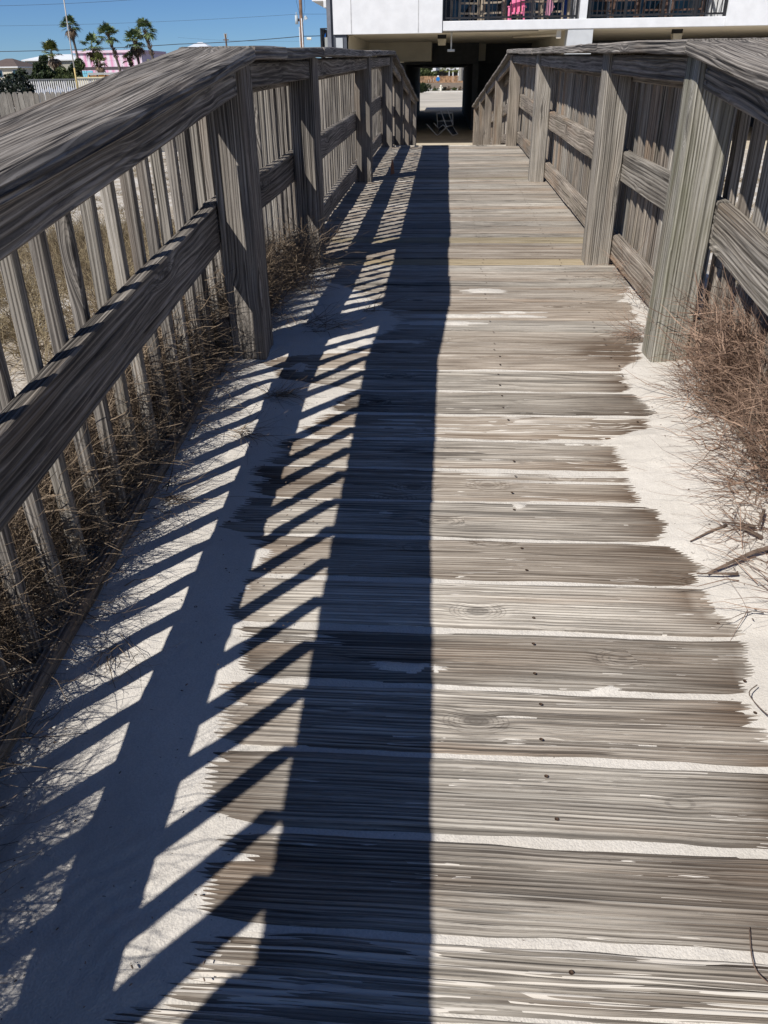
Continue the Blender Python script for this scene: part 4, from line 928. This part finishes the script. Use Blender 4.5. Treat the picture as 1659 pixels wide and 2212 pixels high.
# ---- bushes made of leaf clumps
def bush(name, label, pos, size, n, mat, seed, cat='bush', group=None, leaf=.12, stems=True):
    rg = np.random.default_rng(seed); r = empty(name, pos); tag(r, label, cat, group)
    k = 14; cc = rg.normal(0, .38, (k, 3))*np.array(size); cc[:, 2] = np.abs(cc[:, 2])+size[2]*.25; rr = rg.uniform(.28, .5, k)*min(size)
    ci = rg.integers(0, k, n); d = rg.normal(size=(n, 3)); d /= np.linalg.norm(d, axis=1)[:, None]
    p = cc[ci]+d*(rr[ci]*rg.uniform(.6, 1.05, n))[:, None]; p[:, 2] = np.clip(p[:, 2], .02, None)
    a = rg.normal(size=(n, 3)); a /= np.linalg.norm(a, axis=1)[:, None]; b = np.cross(a, rg.normal(size=(n, 3))); b /= np.linalg.norm(b, axis=1)[:, None]
    s = leaf*rg.uniform(.6, 1.3, n)[:, None]; V = np.stack([p-a*s, p-b*s*.4, p+a*s, p+b*s*.4], 1).reshape(-1, 3); F = np.arange(n*4).reshape(-1, 4)
    mk('foliage', mesh_np('foliage', V, F, mat), r)
    if stems:
        m = MB()
        for i in range(7): m.tube([(0, 0, 0), tuple(cc[i]*.5), tuple(cc[i])], .05*min(size)/2, 5, .01)
        m.build('stem', BARK, r)
    return r
BG = leafmat('dark_leaf', (.012,.022,.010), (.045,.065,.025)); BG2 = leafmat('mid_leaf', (.035,.055,.02), (.11,.13,.05)); BK = leafmat('juniper_dark', (.006,.011,.009), (.018,.028,.016))
bush('juniper_tree', 'very dark dense tree at the left edge above the picket fence', (bx(-.548, 40), Yk(40), -.9), (2.3, 2.2, 2.9), 14000, BK, 1, 'tree', leaf=.10)
hz = [(-0.489,1.9,BG),(-0.479,2.3,BG),(-0.467,2.5,BG2),(-0.455,2.4,BG),(-0.447,2.3,BG2),(-0.439,2.2,BG),(-0.432,1.9,BG2)]
for i, (kx, h, mt) in enumerate(hz):
    bush('sea_grape_shrub', ['dark green shrub','olive green shrub'][mt is BG2]+' in the row behind the slat railing, '+['leftmost','second from left','third from left','middle','fifth from left','sixth from left','rightmost'][i], (bx(kx, 100), Yk(100)+i % 3, -.9), (1.7, 1.5, h*1.25), 4200, mt, 20+i, 'shrub', 'shrubs behind the slat railing', leaf=.20)
bush('palmetto_bush', 'yellow green bush right of the palms above the railing cap', (bx(-.319, 120), Yk(120), 1.4), (2.0, 1.6, 1.7), 3000, LEAFY, 40, leaf=.35)
# seen through the passage
bush('clipped_bush', 'dark rounded bush at the left of the passage view', (bx(cx8(290), 104), Yk(104), -.8), (1.0, .8, .95), 3500, BG, 41, leaf=.10)
for i, a in enumerate((600, 830, 920, 1075, 1215)):
    bush('verge_shrub', ['small green shrub at the left of the hydrant','very dark low shrub right of the hydrant','reddish low shrub, third from the left on the verge','olive low shrub, fourth from the left on the verge','brown low shrub at the right end of the verge'][i], (bx(cx8(a), 112), Yk(112), -.76), (.45, .35, .3), 700, [BG2, BK, DEAD, BG2, DEAD][i], 50+i, 'shrub', 'small shrubs before the retaining wall', leaf=.07, stems=False)
for i, a in enumerate((260, 360)): bush('street_tree', ['pale green tree at the left edge of the passage view','olive tree left of the white building across the street'][i], (bx(cx8(a), 190), Yk(190), 0), (1.9, 1.5, 2.6), 2600, BG2, 60+i, 'tree', 'trees behind the timber fence', leaf=.3)
for i, (a, kz) in enumerate(((770, .0065), (1075, .006), (900, .006))):
    top = K_(cx8(a), kz, 192); r = empty('street_palm', (top.x, top.y, -.5)); tag(r, ['palm before the orange lit balcony across the street','palm near the right pole across the street','palm between the white columns across the street'][i], 'palm tree', 'palms before the white building')
    MB().tube([(0,0,0), (0,0,top.z+.5)], .2, 7).build('trunk', BARK, r); o = fmesh('crown', fronds(18, 1.4, -40, 80, 70+i), LEAFY, r); o.location = (0, 0, top.z+.5)
# ================================================================ DRY GRASS
def blades(name, roots, dirs, L, wd, curl, mat, seed, seg=5, parent=None, twigs=0):
    rg = np.random.default_rng(seed); n = len(roots); t = np.linspace(0, 1, seg+1)
    side = np.cross(dirs, rg.normal(size=(n, 3))); side /= np.linalg.norm(side, axis=1)[:, None]+1e-9
    bend = rg.normal(size=(n, 3)); bend -= dirs*np.sum(bend*dirs, 1)[:, None]; bend /= np.linalg.norm(bend, axis=1)[:, None]
    P = roots[:, None]+dirs[:, None]*(L[:, None]*t)[..., None]+bend[:, None]*((curl*L)[:, None]*t**2)[..., None]+np.array([0, 0, -1])*((.35*curl*L)[:, None]*t**2.2)[..., None]
    P = P+rg.normal(size=P.shape)*(L*.022)[:, None, None]
    w = (wd[:, None]*(1-.75*t))[..., None]*side[:, None]*.5
    V = np.stack([P-w, P+w], 2); idx = np.arange(n*(seg+1)*2).reshape(n, seg+1, 2)
    F = np.stack([idx[:, :-1, 0], idx[:, :-1, 1], idx[:, 1:, 1], idx[:, 1:, 0]], -1).reshape(-1, 4)
    gr_ = np.repeat(rg.random(n), (seg+1)*2)
    return mk(name, mesh_np(name, V.reshape(-1, 3), F, mat, dict(gr=('FLOAT', gr_))), parent)
def tangle(name, n, xr_, yr_, zfun, Lr, mat, seed, updir=.8, wd=(.0016, .0038), lean=(0, 0), clumps=0, curl=(.05, .5), hmax=None, h0=0.):
    rg = np.random.default_rng(seed)
    if clumps:
        c = np.stack([rg.uniform(*xr_, clumps), rg.uniform(*yr_, clumps)], -1); ci = rg.integers(0, clumps, n); xy = c[ci]+rg.normal(0, .055, (n, 2))
    else: xy = np.stack([rg.uniform(*xr_, n), rg.uniform(*yr_, n)], -1)
    z = zfun(xy[:, 0], xy[:, 1])+h0*rg.random(n)
    d = rg.normal(size=(n, 3)); d[:, 2] = np.abs(d[:, 2])*updir; d[:, 0] += lean[0]; d[:, 1] += lean[1]; d /= np.linalg.norm(d, axis=1)[:, None]
    return blades(name, np.stack([xy[:, 0], xy[:, 1], z], -1), d, rg.uniform(*Lr, n), rg.uniform(*wd, n), rg.uniform(*curl, n), mat, seed+1)
gzl = lambda x, y: gz(x, y)-.01
g1 = tangle('dry_grass', 17000, (-1.38, -.995), (-2.9, 1.6), gzl, (.10, .33), GRASS_D, 1, .8, clumps=190, lean=(.2, 0), h0=.22)
tag(g1, 'tangled brown dry grass along the foot of the left railing', 'grass', kind='stuff')
dza = lambda y: np.where(y < 0, S1*y, S2*y)
g1d = tangle('dry_grass', 23000, (-1.12, -.99), (-3.6, .9), gzl, (.08, .22), GRASS_D, 33, .8, clumps=0, lean=(-.12, 0), h0=.34)
tag(g1d, 'lacy dry grass standing against the left balusters', 'grass', kind='stuff')
g1c = tangle('dry_grass', 26000, (-1.35, -1.0), (-4.3, -2.3), gzl, (.2, .4), GRASS_D, 31, .9, clumps=0, lean=(.1, 0), h0=.55)
tag(g1c, 'tall dry grass outside the left railing beside the viewer', 'grass', kind='stuff')
g2 = tangle('dry_grass', 520, (-1.0, -.955), (-2.6, .25), lambda x, y: dza(y)+.0, (.05, .20), GRASS_D, 3, .6, clumps=46, lean=(.9, .1), h0=.03)
tag(g2, 'dry grass stems poking over the left kick board onto the sand', 'grass', kind='stuff')
g3 = tangle('dry_grass', 6800, (.86, 1.18), (-.98, -.02), lambda x, y: dza(y)+.0, (.08, .27), GRASS_R, 4, .95, clumps=70, lean=(-.30, -.10), wd=(.0018, .0044), h0=.29)
tag(g3, 'dense reddish brown dry brush against the right railing', 'grass', kind='stuff')
g3b = tangle('dry_grass', 460, (.78, .92), (-1.4, -.3), lambda x, y: dza(y)+.02, (.10, .26), GRASS_R, 14, .5, clumps=14, lean=(-1.1, -.1), wd=(.0016, .0035))
tag(g3b, 'loose reddish stems reaching out from the right hand brush over the sand', 'grass', kind='stuff')
g4 = tangle('dry_grass', 1500, (.98, 1.5), (-3.2, 1.5), gzl, (.10, .30), GRASS_R, 5, .9, clumps=40)
tag(g4, 'dry grass outside the right railing', 'grass', kind='stuff')
g5 = tangle('dune_grass', 42000, (-9, -1.5), (-3.5, 19.5), gzl, (.07, .34), GRASS_Y, 6, .9, clumps=700, wd=(.003, .007))
g5b = tangle('dune_grass', 30000, (-4.6, -1.4), (-2.5, 6.5), gzl, (.18, .48), GRASS_Y, 36, 1.0, clumps=260, wd=(.0025, .006), curl=(.2, .8))
tag(g5b, 'taller brown dune grass in thick patches just left of the boardwalk', 'grass', kind='stuff')
tag(g5, 'patchy dry dune grass on the sand left of the boardwalk', 'grass', kind='stuff')
g6 = tangle('dune_grass', 22000, (1.3, 7), (-3.5, 15), gzl, (.07, .30), GRASS_Y, 7, 1., clumps=330, wd=(.003, .007))
tag(g6, 'patchy dry dune grass on the sand right of the boardwalk', 'grass', kind='stuff')
g7 = tangle('dry_grass', 4200, (-1.05, -.78), (.20, 1.62), lambda x, y: dza(y)-.02, (.08, .30), GRASS_D, 8, .9, clumps=16, lean=(.15, 0), h0=.24)
tag(g7, 'dark tangle of dry grass between the first two left posts', 'grass', kind='stuff')
g8 = tangle('dry_grass', 260, (.80, .96), (.25, 1.4), lambda x, y: dza(y)-.0, (.10, .26), GRASS_R, 9, .9, clumps=7, lean=(-.3, 0), h0=.1)
tag(g8, 'thin dry stems in front of the right railing between the first two posts', 'grass', kind='stuff')
def tuft(x, y, n, L, lean, mat, seed, label, up=.5, z=.012, spread=.02):
    rg = np.random.default_rng(seed); xy = np.array([x, y])+rg.normal(0, spread, (n, 2)); zz = dza(xy[:, 1])+z
    d = rg.normal(size=(n, 3))*.55; d[:, 2] = np.abs(d[:, 2])*up; d += np.array([lean[0], lean[1], 0]); d /= np.linalg.norm(d, axis=1)[:, None]
    o = blades('grass_tuft', np.stack([xy[:, 0], xy[:, 1], zz], -1)*0+np.stack([xy[:, 0]-x, xy[:, 1]-y, zz-dza(np.array([y]))[0]], -1), d, rg.uniform(L*.4, L, n), rg.uniform(.0014, .003, n), rg.uniform(.1, .6, n), mat, seed)
    o.location = (x, y, float(dza(np.array([y]))[0])); return tag(o, label, 'grass tuft', 'dead grass tufts lying on the sand')
tuft(-.90, -2.28, 60, .26, (1.0, .0), GRASS_D, 101, 'dark root-like grass tuft at the bottom left corner', .25)
tuft(-.90, -1.88, 40, .14, (.5, .3), GRASS_D, 102, 'small tuft at the lower end of the left kick board')
tuft(-.62, .42, 110, .24, (.5, -.1), GRASS_D, 103, 'dark flattened tuft at the foot of the first left post', .35, spread=.05)
tuft(-.42, .66, 24, .26, (.5, .1), GRASS_D, 104, 'sparse wiry tuft lying on sand past the first left post', .8)
tuft(-.66, -.34, 70, .20, (.8, .15), GRASS_D, 105, 'pale straw tuft on the striped sand below the first left post', .5)
tuft(-.73, -.60, 36, .22, (.6, -.5), GRASS_D, 106, 'thin dark tuft trailing down the striped sand', .4)
tuft(-.86, -1.02, 26, .24, (1., -.1), GRASS_D, 107, 'few stems reaching over the kick board onto mid left sand', .5)
tuft(-.80, -1.62, 22, .20, (.3, -1.), GRASS_D, 108, 'bent blade tuft by the kick board in the lower left', .5)
tuft(.80, -1.10, 80, .20, (-.8, -.2), GRASS_R, 109, 'reddish tuft leaning over driftwood on the right sand', .5, spread=.03)
tuft(.88, -1.40, 40, .22, (-1., -.1), GRASS_R, 110, 'fan shaped reddish tuft at the right edge below the driftwood', .3)
tuft(.77, .33, 60, .22, (-.8, .0), GRASS_R, 111, 'wiry tuft lying on the planks beside the first right post', .5)
tuft(.88, -.16, 50, .16, (-.7, .1), GRASS_R, 112, 'tuft at the foot of the first right post', .7)
# driftwood and litter
DW = plain('driftwood', (.15,.11,.085), .9, var=.4, scale=30.)
def stick(p, q, r, label, r2=None):
    p = Vector(p); q = Vector(q); p.z = float(dza(np.array([p.y]))[0])+p.z; q.z = float(dza(np.array([q.y]))[0])+q.z; mid = (p+q)/2+Vector((random.uniform(-.008, .008), random.uniform(-.008, .008), .006))
    return tag(MB().tube([p, mid, q], r, 6, r2 or r*.4).build('driftwood_stick', DW), label, 'stick', 'driftwood on the right hand sand')
stick((.90,-1.17,.045), (.63,-1.28,.012), 0.0078, 'longest driftwood stick running in from the right edge')
stick((.73,-1.085,.022), (.62,-1.145,.010), 0.0042, 'short driftwood stick at the left end of the pile')
stick((.80,-1.10,.03), (.72,-1.075,.024), 0.0048, 'driftwood stick at the top of the pile')
stick((.70,-1.29,.020), (.60,-1.285,.014), 0.0042, 'thin driftwood stick lying just above a plank joint')
stick((.80,-1.15,.032), (.75,-1.105,.03), 0.0054, 'stubby driftwood piece in the middle of the pile')
stick((.84,-1.04,.04), (.80,-1.12,.045), 0.0048, 'upright leaning driftwood twig on the pile')
V = []; F = []
for i in range(240):
    x, y = random.choice([(random.uniform(-.88, -.4), random.uniform(-2.4, -.1)), (random.uniform(-.88, -.4), random.uniform(-2.4, -.1)), (random.uniform(.62, .9), random.uniform(-1.5, -.3))])
    a = random.uniform(0, 6.28); l = random.uniform(.001, .0038); w = l*.35; c_, s_2 = math.cos(a), math.sin(a); z0 = float(dza(np.array([y]))[0])+(.012 if x < 0 else .012)+.004*max(0, abs(x)-.5)*3; b = len(V)
    for (u, v2, h) in ((-l,-w,0), (l,-w,0), (l,w,0), (-l,w,0), (0,0,.003)): V.append((x+u*c_-v2*s_2, y+u*s_2+v2*c_, z0+h+.002))
    F += [(b,b+1,b+4), (b+1,b+2,b+4), (b+2,b+3,b+4), (b+3,b,b+4)]
me = bpy.data.meshes.new('plant_litter'); me.from_pydata(V, [], F); me.materials.append(DW); tag(mk('plant_litter', me), 'tiny dark plant crumbs scattered over the sand', 'litter', kind='stuff')
# fallen leaf-shaped scrap and curled wire-like stems lower right
def curl(pts, r, label):
    P_ = [Vector((x, y, float(dza(np.array([y]))[0])+z)) for (x, y, z) in pts]; Q = []
    for i in range(len(P_)-1):
        p0 = P_[max(0, i-1)]; p1 = P_[i]; p2 = P_[i+1]; p3 = P_[min(len(P_)-1, i+2)]
        for k in range(6):
            t_ = k/6; Q.append(.5*((2*p1)+(p2-p0)*t_+(2*p0-5*p1+4*p2-p3)*t_*t_+(3*p1-p0-3*p2+p3)*t_**3))
    Q.append(P_[-1]); tag(MB().tube(Q, r, 5).build('curled_stem', DW), label, 'stem', 'curled stems on the lower right planks')
curl([(.46,-2.17,.004), (.45,-2.24,.006), (.50,-2.27,.012), (.57,-2.23,.03), (.56,-2.33,.02), (.62,-2.40,.01)], .0011, 'thin curled stem arching over the lower right planks')
curl([(.63,-1.66,.02), (.60,-1.70,.03), (.63,-1.76,.03), (.68,-1.74,.03)], .0012, 'thin looped stem on the sand at the right edge')
curl([(.70,-2.18,.05), (.60,-2.27,.04), (.52,-2.34,.02), (.50,-2.40,.006)], .0018, 'thicker bent stem reaching in from the right edge')
curl([(.60,-1.93,.008), (.56,-1.95,.012), (.575,-1.985,.012), (.61,-1.97,.01), (.60,-1.935,.008)], .0009, 'small ring of fine root on a knot in the planks')
nd = MB().bar((-.03, 5.0, dz(5.0)+.0), (-.03, 5.0, dz(5.0)), .01)
lf = MB().prism([(-.605,.06), (-.565,.07), (-.575,.17), (-.59,.215), (-.60,.15)], 5.62, 5.65); tag(lf.build('wood_chip', plain('orange_wood', (.45,.20,.11), .8)), 'orange wood splinter standing at the foot of the left railing', 'wood chip').location = (0, 0, dz(5.6)-.06)
